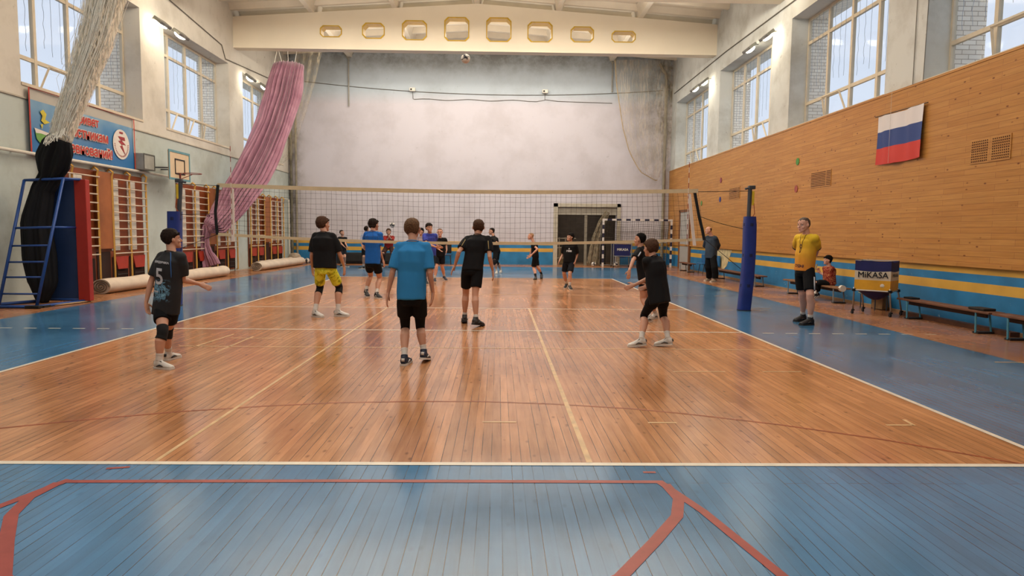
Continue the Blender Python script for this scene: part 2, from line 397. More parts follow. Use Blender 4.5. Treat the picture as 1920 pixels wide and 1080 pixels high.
L(t, mix(t, r.outputs[0], src, srgb('9fb4ba')), b_.inputs['Base Color'])
M_DY = M('yellow_dado_paint', 'd2a347', .45, var=.12, scale=1.5)
M_BRICK = brick_mat('pale_brick'); M_PINE = pine_mat('varnished_pine')
def side_wall(name, X, s, mat, xin):
    """X inner face, s = outward sign"""
    b = B(); x1 = X+s*.55
    b.bb((X, YF, 0), (x1, YB, 4.42)); b.bb((X, YF, 7.42), (x1, YB, 10.6))
    ed = [YF]+[e for i in BAYS for e in yb(i)]+[YB]
    for a, c in zip(ed[::2], ed[1::2]): b.bb((X, a, 4.42), (x1, c, 7.42))
    struct(name, b, mat)
    b = B(); x2 = X+s*1.12
    b.bb((x1, YF, 0), (x2, YB, 4.4)); b.bb((x1, YF, 7.44), (x2, YB, 10.6))
    for a, c in zip(ed[::2], ed[1::2]): b.bb((x1, a-.02, 4.4), (x2, c+.02, 7.44))
    return b
bL = side_wall('wall_left', XL, -1, mWL, .5); bR = side_wall('wall_right', XR, 1, mWR, .35)
struct('trim_1', bL, M_BRICK, label='pale brick outer reveals seen through the left windows')
struct('trim_2', bR, M_BRICK, label='pale brick outer reveals seen through the right windows')
b = B()
x0, x1, zt = 3.47, 6.25, 2.72
b.bb((XL-.5, YB, 0), (x0, YB+.4, 10.6)); b.bb((x1, YB, 0), (XR+.5, YB+.4, 10.6)); b.bb((x0, YB, zt), (x1, YB+.4, 10.6))
struct('wall_back', b, mWB)
b = B(); b.bb((XL-.5, YF-.3, 0), (XR+.5, YF, 10.6)); struct('wall_front', b, mWR)
# painted dado on end wall and right wall
def dado(bb, f, a, c):
    for z0, z1, mi in ((0, .6, 0), (.6, .77, 1), (.77, .92, 0), (.92, 1.06, 1)):
        bb.mi = mi; f(bb, a, c, z0, z1)
b = B()
for a, c in ((XL+.05, x0-.12), (x1+.12, XR)):
    dado(b, lambda q, a, c, z0, z1: q.bb((a, YB-.012, z0), (c, YB+.01, z1)), a, c)
struct('trim_3', b, [M_DB, M_DY], label='blue and yellow painted dado along the end wall')
b = B()
dado(b, lambda q, a, c, z0, z1: q.bb((XR-.012, a, z0*.96), (XR+.01, c, z1*.96)), YF, YB)
struct('trim_4', b, [M_DB, M_DY], label='blue and yellow painted dado along the right wall')
b = B(); b.bb((XR-.05, YF, 1.03), (XR+.01, YB-.05, 4.4)); b.bb((XR-.075, YF, 1.0), (XR-.04, YB-.05, 1.07)); b.bb((XR-.06, YF, 4.38), (XR+.02, YB-.05, 4.42))
struct('wall_right_panelling', b, M_PINE)
b = B(); b.bb((XR-.04, YF, 0), (XR-.01, YB, .05)); struct('baseboard_right', b, M('worn_skirting', '9a7a58', .6))
b = B(); b.bb((XL, YF, 4.12), (XL+.03, YB, 4.15)); struct('trim_5', b, M('plaster_ledge', 'b9b09f', .8), label='thin plaster ledge along the left wall')
# peeled cream patch on the right dado
b = B(); b.poly([V((XR-.017, y, z)) for y, z in ((9.6, .98), (10.6, 1.0), (11.9, .95), (12.2, .5), (11.7, .25), (10.6, .2), (10.1, .42), (9.9, .7))], .003, (-1, 0, 0))
solo('bare_plaster_patch', b, M('bare_plaster', 'c3b388', .8, var=.3, scale=5, bump=.4), 'cream patch where the blue dado paint has peeled beside the standing man in a jacket', 'wall patch', (XR-.017, 11, .2))
# --- ceiling: ribbed concrete slabs over gabled beams
def zc(x): return 9.80-.068*abs(x+.15)
M_CEIL = M('ceiling_concrete', 'e2d6c0', .85, var=.08, scale=1.2)
b = B()
ridges = [XL-.5, -6.15, -3.15, -.15, 2.85, 5.85, XR+.5]
for a, c in zip(ridges, ridges[1:]):
    b.poly([(a, YF, zc(a)+.36), (c, YF, zc(c)+.36), (c, YB, zc(c)+.36), (a, YB, zc(a)+.36)], .1, (0, 0, 1))
    for k in range(36):
        y = YF+.5+k
        rs = []
        for dy, z in ((-.16, .36), (-.06, .16), (.06, .16), (.16, .36)): rs.append([(a, y+dy, zc(a)+z), (c, y+dy, zc(c)+z)])
        for p, q in zip(rs, rs[1:]): b.poly([p[0], p[1], q[1], q[0]])
    for x, sg in ((a, 1), (c, -1)):
        rs = [(x, zc(x)), (x+sg*.09, zc(x)), (x+sg*.24, zc(x)+.36)]
        for p, q in zip(rs, rs[1:]): b.poly([(p[0], YF, p[1]), (q[0], YF, q[1]), (q[0], YB, q[1]), (p[0], YB, p[1])])
struct('ceiling', b, M_CEIL)
# --- roof beams with eight octagonal openings each
HOLES = [(-5.86, -5.06, 8.52, 8.94), (-4.33, -3.51, 8.49, 9.06), (-2.88, -1.97, 8.46, 9.17), (-1.34, -.43, 8.45, 9.31), (.19, 1.11, 8.45, 9.32), (1.70, 2.62, 8.46, 9.19), (3.28, 4.14, 8.48, 9.05), (4.79, 5.68, 8.50, 8.92)]
def octa(h, d=0):
    a, c, z0, z1 = h; a += d; c -= d; z0 += d; z1 -= d; k = .13*min(1, (z1-z0)/.5)
    return [(a+k, z0), (c-k, z0), (c, z0+k), (c, z1-k), (c-k, z1), (a+k, z1), (a, z1-k), (a, z0+k)]
def beam_profile(y, th, name):
    b = B(); yy = (y-th/2, y+th/2)
    zb = 8.1
    xs = [XL]+[e for h in HOLES for e in (h[0], h[1])]+[XR]
    for y_ in yy:
        for a, c in zip(xs[::2], xs[1::2]):
            pts = [(a, zb), (c, zb), (c, zc(c))]
            if a < -.15 < c: pts.append((-.15, zc(-.15)))
            pts.append((a, zc(a))); b.poly([(p[0], y_, p[1]) for p in pts])
        for h in HOLES:
            o = octa(h); a, c = h[0], h[1]
            b.poly([(p[0], y_, p[1]) for p in [(a, zb), (c, zb), (c, o[2][1]), o[1], o[0], (a, o[7][1])]])
            b.poly([(p[0], y_, p[1]) for p in [(a, o[6][1]), o[5], o[4], (c, o[3][1]), (c, zc(c)), (a, zc(a))]])
    b.poly([(XL, yy[0], zb), (XR, yy[0], zb), (XR, yy[1], zb), (XL, yy[1], zb)])
    root = struct(name, b, CREAM, label='cream concrete roof beam with eight octagonal openings'); 
    for h in HOLES:
        o = octa(h); o2 = octa(h, .035); r = B()
        for k in range(8):
            p, q, p2, q2 = o[k], o[(k+1) % 8], o2[k], o2[(k+1) % 8]
            e = .012
            r.poly([(p2[0], yy[0]-e, p2[1]), (q2[0], yy[0]-e, q2[1]), (q2[0], yy[1]+e, q2[1]), (p2[0], yy[1]+e, p2[1])])
            for y_, s in ((yy[0]-e, 1), (yy[1]+e, -1)): r.poly([(p[0], y_, p[1]), (q[0], y_, q[1]), (q2[0], y_, q2[1]), (p2[0], y_, p2[1])])
        obj('opening_rim', r, M_YEL, root, label='yellow painted edge of the opening')
    return root
M_YEL = M('yellow_edge_paint', 'c9a222', .5, var=.08)
beam_profile(12.3, .42, 'roof_beam')
for i, y in enumerate((6.3, .3, -5.7, -11.7)): beam_profile(y, .42, 'roof_beam')
# --- windows
M_FR = M('window_frame_paint', 'd2c5ae', .6, var=.06)
m, t, bs = nt('window_glass')
for n_ in list(t.nodes): t.nodes.remove(n_)
out = N(t, 'ShaderNodeOutputMaterial'); tr = N(t, 'ShaderNodeBsdfTransparent'); tr.inputs[0].default_value = (.93, .96, 1, 1); gl = N(t, 'ShaderNodeBsdfGlossy'); gl.inputs['Roughness'].default_value = .05
mx = N(t, 'ShaderNodeMixShader'); mx.inputs[0].default_value = .05; L(t, tr.outputs[0], mx.inputs[1]); L(t, gl.outputs[0], mx.inputs[2]); L(t, mx.outputs[0], out.inputs[0])
M_GLASS = m
M_GAR = M('garland_wire', '8493a8', .7)
wn = 0
for s, X in ((-1, XL), (1, XR)):
    xf = X+s*.5
    for i in BAYS:
        wn += 1; a, c = yb(i); z0, z1 = 4.42, 7.42; n = 4; dy = (c-a)/n
        b = B(); w = .045
        for k in range(n+1): y = a+k*dy; b.bb((xf-.04, y-w, z0), (xf+.04, y+w, z1))
        for z in (z0+.04, 5.12, 6.75, z1-.04): b.bb((xf-.035, a, z-.04), (xf+.035, c, z+.04))
        b.bb((X-s*.02, a, z0-.03), (xf, c, z0+.03))
        # hopper casements tilted open in the lower row
        for k in ((1,) if s < 0 else (2,)) if i != 1 else (1, 2) if s < 0 else (1,):
            ya, yc = a+k*dy+w, a+(k+1)*dy-w
            rot = Matrix.Rotation(s*-.0, 3, 'Y')
            sgn = 1 if k % 2 else -1
            for p, q in (((ya, z0+.08), (ya+.22, 5.08)), ((yc, z0+.08), (yc-.02, 5.08))):
                b.tube([(xf-s*.06, p[0], p[1]), (xf-s*.16, q[0], q[1])], .028, 4)
            b.tube([(xf-s*.06, ya, z0+.1), (xf-s*.06, yc, z0+.1)], .028, 4); b.tube([(xf-s*.16, ya+.22, 5.06), (xf-s*.16, yc-.02, 5.06)], .028, 4)
        root = struct('window_%d' % wn, b, M_FR)
        g = B(); g.bb((xf-.004, a, z0), (xf+.004, c, z1)); obj('glass', g, M_GLASS, root)
        g = B()
        for k in range(n):
            for j in range(3):
                y = a+k*dy+dy*(j+.8)/4+random.uniform(-.05, .05); zl = random.uniform(5.25, 5.5)
                ph = random.uniform(0, 6); pts = [(xf-s*.07, y+.016*math.sin(q*1.9+ph)+.012*math.sin(q*4.3), z1-.1-(z1-.1-zl)*q/14) for q in range(15)]
                g.tube(pts, .0045, 3, False)
        obj('garland', g, M_GAR, root, label='dark wavy garland strands hung down the panes')
# --- doorway in the end wall with store room behind it
b = B()
for a, c, z0, z1 in ((x0-.2, x0, 0, zt+.16), (x1, x1+.16, 0, zt+.16), (x0-.2, x1+.16, zt, zt+.16)): b.bb((a, YB-.06, z0), (c, YB+.02, z1))
struct('trim_6', b, M('door_surround', 'b5ab98', .6), label='cream surround of the wide doorway')
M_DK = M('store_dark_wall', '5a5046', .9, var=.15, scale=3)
b = B(); yb2 = YB+3
b.bb((x0-.6, yb2, 0), (x1+.6, yb2+.1, 3)); b.bb((x0-.7, YB+.4, 0), (x0-.6, yb2, 3)); b.bb((x1+.6, YB+.4, 0), (x1+.7, yb2, 3)); b.bb((x0-.7, YB+.4, 3), (x1+.7, yb2+.1, 3.1))
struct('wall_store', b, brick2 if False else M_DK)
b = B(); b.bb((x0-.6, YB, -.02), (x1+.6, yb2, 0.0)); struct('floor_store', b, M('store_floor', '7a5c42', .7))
b = B(); b.bb((x0+.01, YB+.08, 2.36), (x1-.01, YB+.2, 2.71)); solo('roller_shutter_box', b, M('shutter_box', 'a79f90', .7, var=.1), 'pale boxed lintel panel hanging across the top of the wide doorway', 'panel', (4.8, YB+.14, 2.36))
b = B(); b.bb((x0+1.28, YB+.1, 0), (x0+1.4, YB+.22, 2.4)); solo('doorway_post', b, M('post_grey', '8b8272', .7), 'grey upright post standing in the middle of the wide doorway', 'post', (x0+1.34, YB+.16, 0))
# right wall door
b = B(); b.bb((XR-.06, 14.75, 0), (XR+.0, 16.15, 2.45)); root = struct('door_1', b, M('grey_door_paint', 'a9a6a0', .5, var=.05))
b = B(); 
for a, c in ((14.6, 14.75), (16.15, 16.3)): b.bb((XR-.09, a, 0), (XR-.01, c, 2.52))
b.bb((XR-.09, 14.6, 2.45), (XR-.01, 16.3, 2.55)); obj('door_frame', b, M('brown_frame', '7c4f2e', .5), root)
b = B(); b.tube([(XR-.13, 14.95, 1.05), (XR-.13, 15.08, 1.05)], .012); b.tube([(XR-.13, 14.95, 1.05), (XR-.06, 14.95, 1.05)], .01); obj('handle', b, M('steel', '9a9a9a', .3, 1), root)
# ------------------------------------------------------------------ lights and sky
w = bpy.data.worlds.new('overcast'); S.world = w; w.use_nodes = True; t = w.node_tree; bg = t.nodes['Background']
tc = N(t, 'ShaderNodeTexCoord'); sp_ = N(t, 'ShaderNodeSeparateXYZ'); L(t, tc.outputs['Generated'], sp_.inputs[0])
rp = ramp(t, [(.42, srgb('a9b3b8')), (.52, srgb('dfe5ee')), (.8, srgb('e2e9f5'))])
mr = N(t, 'ShaderNodeMapRange'); mr.inputs[1].default_value = -1; mr.inputs[2].default_value = 1; L(t, sp_.outputs['Z'], mr.inputs[0]); L(t, mr.outputs[0], rp.inputs[0])
L(t, rp.outputs[0], bg.inputs[0]); bg.inputs[1].default_value = 1.12
def area(name, loc, rot, sx, sy, e, col, spread=None):
    l = bpy.data.lights.new(name, 'AREA'); l.shape = 'RECTANGLE'; l.size = sx; l.size_y = sy; l.energy = e; l.color = col
    if spread: l.spread = spread
    o = bpy.data.objects.new(name, l); COL.objects.link(o); o.location = loc; o.rotation_euler = rot; return o
for i in BAYS:
    a, c = yb(i)
    for s, X in ((-1, XL), (1, XR)):
        o = area('window_portal', (X+s*1.1, (a+c)/2, 5.92), (0, s*PI/2, 0), 3.0, 4.7, 1, (1, 1, 1)); o.data.cycles.is_portal = True
for y, e in ((-14, 330), (-8.7, 400), (-2.7, 430), (3.3, 450), (8.2, 380), (15.2, 620)):
    area('added_ceiling_fill', (-.15, y, 9.25), (0, 0, 0), 12, 2.6 if y > 8 else 3.4, e, (1, .93, .83))  # added fill panels below the roof, not fittings of the hall
area('added_upward_fill', (-.15, 4.2, 7.95), (math.radians(125), 0, 0), 15, .5, 820, (1, .92, .78))  # added fill above the frame, brightens the beam face
area('added_ceiling_wash', (-.15, 9.3, 8.25), (PI, 0, 0), 15, 1.0, 160, (1, .95, .88))  # added upward fill that lifts the ceiling tone, no real fitting
area('added_store_fill', (4.8, 20, 2.9), (0, 0, 0), 2, 1, 18, (1, .9, .8))  # added fill so the store room does not go black
area('added_upward_fill', (-.15, 14.2, 8.0), (math.radians(180), 0, 0), 14, .5, 150, (1, .9, .78))  # added upward fill behind the far beam, no real fitting
S.view_settings.view_transform = 'Standard'; S.view_settings.look = 'None'; S.view_settings.exposure = 0; S.view_settings.gamma = 1
S.cycles.max_bounces = 6; S.cycles.diffuse_bounces = 3; S.cycles.use_adaptive_sampling = True; S.cycles.adaptive_threshold = .03; S.cycles.glossy_bounces = 3; S.cycles.transparent_max_bounces = 24
S.cycles.use_denoising = True; S.cycles.caustics_reflective = False; S.cycles.caustics_refractive = False; S.cycles.sample_clamp_indirect = 6
# flood lamps between the windows
M_LAMP = emis('lamp_glow', 'fff4dc', 30); M_MET = M('galvanised', '8f8f88', .4, .8)
def flood(p, s, label):
    root = thing('flood_lamp', label, 'lamp', p, 0, None)
    x, y, z = p
    b = B(); b.tube([(x+s*.28, y, z+.12), (x+s*.12, y, z+.1), (x, y, z)], .02, 6); obj('bracket', b, M_MET, root)
    R = Matrix.Rotation(-s*.7, 3, 'Y')
    b = B(); b.box((x, y, z), (.26, .62, .09), R, .015); obj('housing', b, M_MET, root)
    b = B(); b.sph(V((x, y, z))+R @ V((0, 0, -.05)), (.10, .3, .075), R); obj('lamp_glass', b, M_LAMP, root, True, label='bright glowing lamp face')
    l = bpy.data.lights.new('lamp_light', 'SPOT'); l.energy = 12; l.color = (1, .9, .74); l.spot_size = 2.4; l.spot_blend = 1; l.shadow_soft_size = .15
    o = bpy.data.objects.new('lamp_light', l); COL.objects.link(o); o.location = V((x-s*.12, y, z-.1)); o.rotation_euler = (0, s*-.9, 0)
for y, w_ in ((6.25, 'nearest of the four left ones'), (7.35, 'second nearest of the four left ones'), (12.95, 'beside the pink curtain, outer one'), (14.5, 'tucked right against the pink curtain top')):
    flood((-8.7, y, 7.22), -1, 'bright flood lamp on the left wall '+w_)
for y, w_ in ((7.95, 'farther of the near pair'), (6.6, 'nearer of the near pair'), (13.75, 'farther of the far pair'), (12.6, 'nearer of the far pair')):
    flood((8.4, y, 7.25), 1, 'bright flood lamp on the right wall, '+w_)
# ------------------------------------------------------------------ volleyball net
M_TAPE = M('net_tape', 'c9b795', .8, var=.08); M_CORD = M('net_cord', '34302a', .9); M_BLK = M('black_webbing', '121214', .8); M_WB = M('white_band', 'd8cdc4', .7, var=.05)
M_ROPE = M('rope', '2f2722', .9)
net = thing('volleyball_net', 'black mesh volleyball net with cream tapes stretched across the court', 'net', (0, 0, 0))
def ztop(x): return 2.282+.0026*x*x+.003*abs(x)
def zbot(x): return 1.28+.0058*x*x
XE0, XE1 = -4.74, 4.6
def npt(x, f):
    """f 0 bottom .. 1 top; right edge leans"""
    z = zbot(x)*(1-f)+ztop(x)*f; return V((x+(.15*(1-f) if x > 3 else 0)*(x-3)/1.6, .012*math.sin(x*3+f*4), z))
b = B(); nx = 94
for i in range(nx+1):
    x = XE0+(XE1-XE0)*i/nx; jx = .008*math.sin(i*1.7)
    b.tube([npt(x+jx*math.sin(f*5), f) for f in (0, .25, .5, .75, 1)], .0019, 4, False)
for j in range(1, 10):
    b.tube([npt(XE0+(XE1-XE0)*i/60, j/10+.006*math.sin(i*.9+j)) for i in range(61)], .0019, 4, False)
obj('net_mesh', b, M_CORD, net)
def tape(f0, w, name, x0=XE0, x1=XE1):
    b = B(); n = 48; rs = []
    for i in range(n+1):
        p = npt(x0+(x1-x0)*i/n, f0); rs.append([p+V((0, -.006, -w/2)), p+V((0, .006, -w/2)), p+V((0, .006, w/2)), p+V((0, -.006, w/2))])
    b.rings(rs); return obj(name, b, M_TAPE, net)
tape(1, .075, 'top_tape'); tape(0, .055, 'bottom_tape')
for x in (-4.46, 4.42):
    b = B(); rs = []
    for f in (-.12, .2, .6, .94):
        p = npt(x, f); rs.append([p+V((-.03, -.014, 0)), p+V((.03, -.014, 0)), p+V((.03, .014, 0)), p+V((-.03, .014, 0))])
    b.rings(rs); obj('side_band', b, M_WB, net)
for pts in ([(-4.73, 2.36), (-4.755, 2.1), (-4.79, 1.85), (-4.78, 1.6), (-4.76, 1.4)], [(4.54, 2.32), (4.585, 2.1), (4.64, 1.85), (4.71, 1.6), (4.76, 1.39)]):
    b = B(); b.tube([(x, 0, z) for x, z in pts], [(.03, .012)]*5, 8, True, (0, 1, 0)); obj('end_strap', b, M_BLK, net)
for x, z1, lab in ((-4.47, 3.1, 'left'), (4.41, 2.92, 'right')):
    b = B(); z = 1.3; k = 0
    while z < z1: b.mi = k % 2; b.tube([(x, -.02, z), (x, -.02, min(z+.1, z1))], .0065, 6); z += .1; k += 1
    obj('antenna', b, [M_WB, M('antenna_red', '8e3a34', .5)], net, label='thin red and white antenna rod')
for a, c, sag in (((4.56, 2.33), (5.6, 2.36), 0), ((4.66, 1.85), (5.52, 1.62), .02), ((4.76, 1.41), (5.5, .83), 0), ((-4.74, 2.34), (-5.42, 2.37), 0), ((-4.79, 1.8), (-5.5, 1.78), 0), ((-4.76, 1.41), (-5.55, 1.1), 0)):
    b = B(); b.tube([(a[0]+(c[0]-a[0])*k/6, 0, a[1]+(c[1]-a[1])*k/6-sag*math.sin(PI*k/6)) for k in range(7)], .006, 5); obj('tension_rope', b, M_ROPE, net)
# posts with blue pads
M_PAD = M('blue_pad_vinyl', '1b3078', .45, var=.15, scale=4, bump=.15, bscale=14); M_STEEL = M('post_steel', '4c5057', .4, .5); M_YP = M('yellow_handle', 'd0b02e', .5)
def post(name, pad, top, label, px, off=0):
    r = thing(name, label, 'net post', (pad[0][0], 0, 0))
    b = B(); b.tube([(pad[0][0], 0, 0), (top[0], 0, top[1])], .04, 12); b.tube([(pad[0][0], 0, 0), (pad[0][0], 0, .015)], .14, 16)
    obj('pole', b, M_STEEL, r, 40)
    b = B(); b.box((top[0]+px*.03, 0, top[1]+.01), (.13, .09, .07), bev=.01); b.tube([(top[0], -.0, top[1]+.0), (top[0]-px*.1, 0, top[1]-.02)], .02, 8); obj('pulley_cap', b, M_STEEL, r)
    b = B(); b.box((top[0]+px*.055, -.03, top[1]-.2), (.045, .03, .28), bev=.008); obj('tension_bar', b, M_YP, r, label='yellow tensioning bar')
    b = B(); b.tube([(top[0]+px*.07, -.04, top[1]-.3), (top[0]+px*.09, -.05, top[1]-.5), (top[0]+px*.03, -.05, top[1]-.6)], .008, 6); obj('handle_loop', b, M('orange_cord', '9c4b2c', .6), r)
    rs = []; b = B(); n = len(pad)
    for x, z, w_ in pad:
        ring = []
        for k in range(20):
            a = 2*PI*k/20; c_, s_ = math.cos(a), math.sin(a)
            ring.append(V((x+w_*math.copysign(abs(c_)**.45, c_), .12*math.copysign(abs(s_)**.45, s_), z)))
        rs.append(ring)
    b.rings(rs); obj('pad', b, M_PAD, r, 45, label='navy blue vinyl pad wrapped around the post')
    for f in (.3, .62, .97):
        k = int(f*(n-1)); x, z, w_ = pad[k]; b = B(); b.tube([(x, 0, z-.03), (x, 0, z+.03)], [(w_+.004, .124)]*2, 20, True, (0, 1, 0)); obj('pad_strap', b, M('navy_strap', '131c44', .6), r)
padR = [(5.595-.0*z+.075*math.sin(z*1.5)*.5+.02*z, z, .115 if z < 1.8 else .10) for z in [.02, .1, .3, .5, .7, .9, 1.1, 1.3, 1.5, 1.7, 1.86]]
post('padded_net_post', padR, (5.63, 2.42), 'right net post wrapped in a navy blue pad, leaning slightly', 1)
padL = [(-5.62+.05*z/1.8, z, .115) for z in [.02, .1, .3, .5, .7, .9, 1.1, 1.3, 1.5, 1.7, 1.84]]
post('padded_net_post', padL, (-5.44, 2.42), 'left net post with navy blue pad, behind the boy wearing number 5', -1)
# ------------------------------------------------------------------ wall bars on the left wall
M_UP = M('bar_upright_yellow', 'cf9f4c', .5, var=.08); M_RUNG = M('bar_rung', 'd6c4b0', .5, var=.06); M_BROWN_P = M('brown_panel', '83401f', .45, var=.2, scale=3); M_OLD = M('old_board', '96572d', .5, var=.25, scale=2)
M_SHADE = M('painted_alcove_shade', '30180f', .8)  # shade low behind the bars, painted as flat dark sheets
def bars(label, y0, cols, nr=10):
    """cols: list of (width, kind) kind 'r' rungs or 'b' plain board"""
    r = thing('wall_bars', label, 'wall bars', (XL+.12, y0, 0), 0, None)
    y = y0; X = XL+.13
    b = B(); tot = sum(c[0] for c in cols); b.bb((XL+.005, y0, .08), (XL+.03, y0+tot, 2.88)); obj('back_panel', b, M_BROWN_P, r)
    ys = [y0]
    for w_, k in cols:
        if k == 'r':
            b = B()
            for j in range(nr): 
                z = 2.72-j*.205; b.tube([(X+(.05 if j == 0 else 0), y, z), (X+(.05 if j == 0 else 0), y+w_, z)], [(.022, .017)]*2, 8)
            obj('rungs', b, M_RUNG, r, True)
            b = B(); b.bb((XL+.03, y+.04, .95), (XL+.05, y+w_*.52, 2.72)); 
            for q in range(14): b.bb((XL+.05, y+.05, 1.0+q*.12), (XL+.06, y+w_*.5, 1.05+q*.12))
            obj('slatted_grille', b, M('grille_%d' % len(bpy.data.materials), 'd3ccc0', .6, var=.1), r)
            b = B(); b.bb((XL+.03, y+.05, .12), (XL+.04, y+w_-.05, .78)); obj('lower_shade_sheet', b, M_SHADE, r)
        else:
            b = B(); b.bb((XL+.03, y+.03, 1.0), (X+.0, y+w_-.03, 2.86), .01); obj('plain_board', b, M_OLD, r, label='brown plank panel between the bars')
            b = B(); b.bb((XL+.03, y+.03, .1), (XL+.045, y+w_-.03, .93)); obj('lower_shade_sheet', b, M_SHADE, r)
        y += w_; ys.append(y)
    for y in ys:
        b = B(); b.tube([(X-.06, y, .06), (X+.0, y, .06), (X+.0, y, 2.78), (X+.03, y, 2.88), (X-.06, y, 2.96), (X-.11, y, 2.9)], [(.028, .03)]*6, 4, True, (0, 1, 0)); obj('upright', b, M_UP, r)
    return r
bars('yellow framed wall bars behind the blue tower and under the banner', 1.3, [(.9, 'r'), (.95, 'r'), (.62, 'b'), (.78, 'r'), (.82, 'r')])
bars('yellow framed wall bars behind the tied end of the pink curtain', 7.35, [(.98, 'r'), (.98, 'r'), (.62, 'b'), (.9, 'r'), (.9, 'r')])
bars('yellow framed wall bars nearest the end wall, left of the net tape', 13.1, [(.75, 'r'), (.8, 'r'), (.75, 'b'), (.85, 'r'), (.85, 'r')])
M_RED = M('red_seat', 'a3301e', .5, var=.12); M_DARK = M('dark_metal', '1d1512', .6)
def seat(y, label):
    r = thing('folding_seat', label, 'seat', (XL+.3, y, 0), 0, 'red folding seats behind the wall bars')
    b = B(); rs = [[(XL+.07, y-.3, .80), (XL+.10, y-.3, .80), (XL+.10, y+.3, .80), (XL+.07, y+.3, .80)], [(XL+.07, y-.22, .48), (XL+.12, y-.22, .48), (XL+.12, y+.22, .48), (XL+.07, y+.22, .48)]]
    b.rings([[V(p) for p in q] for q in rs]); obj('seat_back', b, M_RED, r)
    b = B()
    for dy in (-.24, .24): b.tube([(XL+.09, y+dy, 0), (XL+.09, y+dy, .8)], .012, 6)
    b.tube([(XL+.1, y-.24, .34), (XL+.1, y+.24, .34)], .012, 6); b.tube([(XL+.1, y-.24, .2), (XL+.1, y+.24, .2)], .012, 6); obj('legs', b, M_DARK, r)
for y in (1.8, 4.16, 4.98, 7.85, 8.85, 10.38, 11.3, 13.5, 14.3, 15.9, 16.7): seat(y, 'red folding seat with dark legs standing behind the wall bars')
# heating pipe, cable
b = B(); b.tube([(XL+.12, YF, 3.0), (XL+.12, 7.0, 3.02)], .035, 10)
for y in range(-15, 7, 3): b.tube([(XL, y+.5, 3.0), (XL+.12, y+.5, 3.0)], .012, 6)
solo('heating_pipe', b, WHITE, 'long white pipe running along the left wall below the banner', 'pipe', (XL+.12, 0, 2.96), True)
# carpets
M_CARPET = M('carpet_back', 'd2c0ac', .95, var=.12, scale=3, bump=.2, bscale=90); M_CARP2 = M('carpet_pile', '6f6455', .95, var=.2)
def carpet(p0, p1, r, label, flat=.85):
    p0, p1 = V(p0), V(p1); b = B(); n = 20; d = (p1-p0); L_ = d.length; d.normalize(); sd = d.cross(V((0, 0, 1)))
    rs = []
    for i in range(n+1):
        c = p0+d*L_*i/n; rr = r*(1+.025*math.sin(i*1.3)); ring = []
        for k in range(24):
            a = 2*PI*k/24; ring.append(c+sd*math.cos(a)*rr*1.1+V((0, 0, max(0.004, rr*flat+math.sin(a)*rr*flat))))
        rs.append(ring)
    b.rings(rs); root = solo('rolled_carpet', b, M_CARPET, label, 'carpet', (p0.x, p0.y, 0), 50)
    for s, c in ((-1, p0), (1, p1)):
        b = B(); pts = []
        for k in range(46):
            a = k*.42; q = r*(1-k/50)*.9; pts.append(c+d*s*.012+sd*math.cos(a)*q*1.1+V((0, 0, r*flat+math.sin(a)*q*flat)))
        b.tube(pts, .012, 5, False); obj('rolled_end', b, M_CARP2, root)
carpet((-8.38, 2.3, 0), (-8.15, 8.6, 0), .2, 'long beige rolled carpet behind the boy wearing number 5')
carpet((-8.15, 11.6, 0), (-8.0, 16.6, 0), .19, 'beige rolled carpet on the floor below the wall bars nearest the end wall')
carpet((-8.66, 13.3, 0), (-8.62, 17.2, 0), .17, 'beige rolled carpet lying closest to the left wall near the corner')
# ------------------------------------------------------------------ banner
M_BAN, t, bs = nt('banner_print'); tc = N(t, 'ShaderNodeTexCoord'); sp = N(t, 'ShaderNodeSeparateXYZ'); L(t, tc.outputs['Object'], sp.inputs[0])
n = N(t, 'ShaderNodeTexNoise', i_Scale=.9, i_Detail=2.); L(t, tc.outputs['Object'], n.inputs['Vector'])
r1 = ramp(t, [(.35, srgb('3f80b0')), (.6, srgb('8fb0c4'))]); L(t, n.outputs['Fac'], r1.inputs[0])
mrr = N(t, 'ShaderNodeMapRange'); L(t, sp.outputs['Z'], mrr.inputs[0]); mrr.inputs[1].default_value = .2; mrr.inputs[2].default_value = 1.1
cc = mix(t, mrr.outputs[0], srgb('2a6ea8'), r1.outputs[0])
gt = N(t, 'ShaderNodeMath', operation='GREATER_THAN'); L(t, sp.outputs['Z'], gt.inputs[0]); gt.inputs[1].default_value = 1.1
L(t, mix(t, gt.outputs[0], cc, srgb('b5b0a4')), bs.inputs['Base Color']); bs.inputs['Roughness'].default_value = .4
bx_ = XL+.06; by0, by1, bz0, bz1 = 1.0, 4.98, 3.03, 4.36
b = B(); b.grid(lambda u, v: V((bx_+.012*math.sin(u*9+v*3), by0+(by1-by0)*u, bz0+(bz1-bz0)*v)), 30, 8)
ban = solo('banner', b, M_BAN, 'blue greeting banner with red Cyrillic lettering on the left wall', 'banner', (bx_, by0, bz0))
b = B()
for a, c in (((by0, bz0), (by1, bz0)), ((by1, bz0), (by1, bz1)), ((by1, bz1), (by0, bz1)), ((by0, bz1), (by0, bz0))): b.tube([(bx_+.02, a[0], a[1]), (bx_+.02, c[0], c[1])], [(.022, .008)]*2, 4, True, (0, 0, 1) if a[1] == c[1] else (1, 0, 0))
M_RT = M('banner_red', 'c03c30', .5, var=.05); M_WT = M('banner_white', 'e2d8cc', .5, var=.04)
obj('border', b, M_RT, ban, label='red border strip')
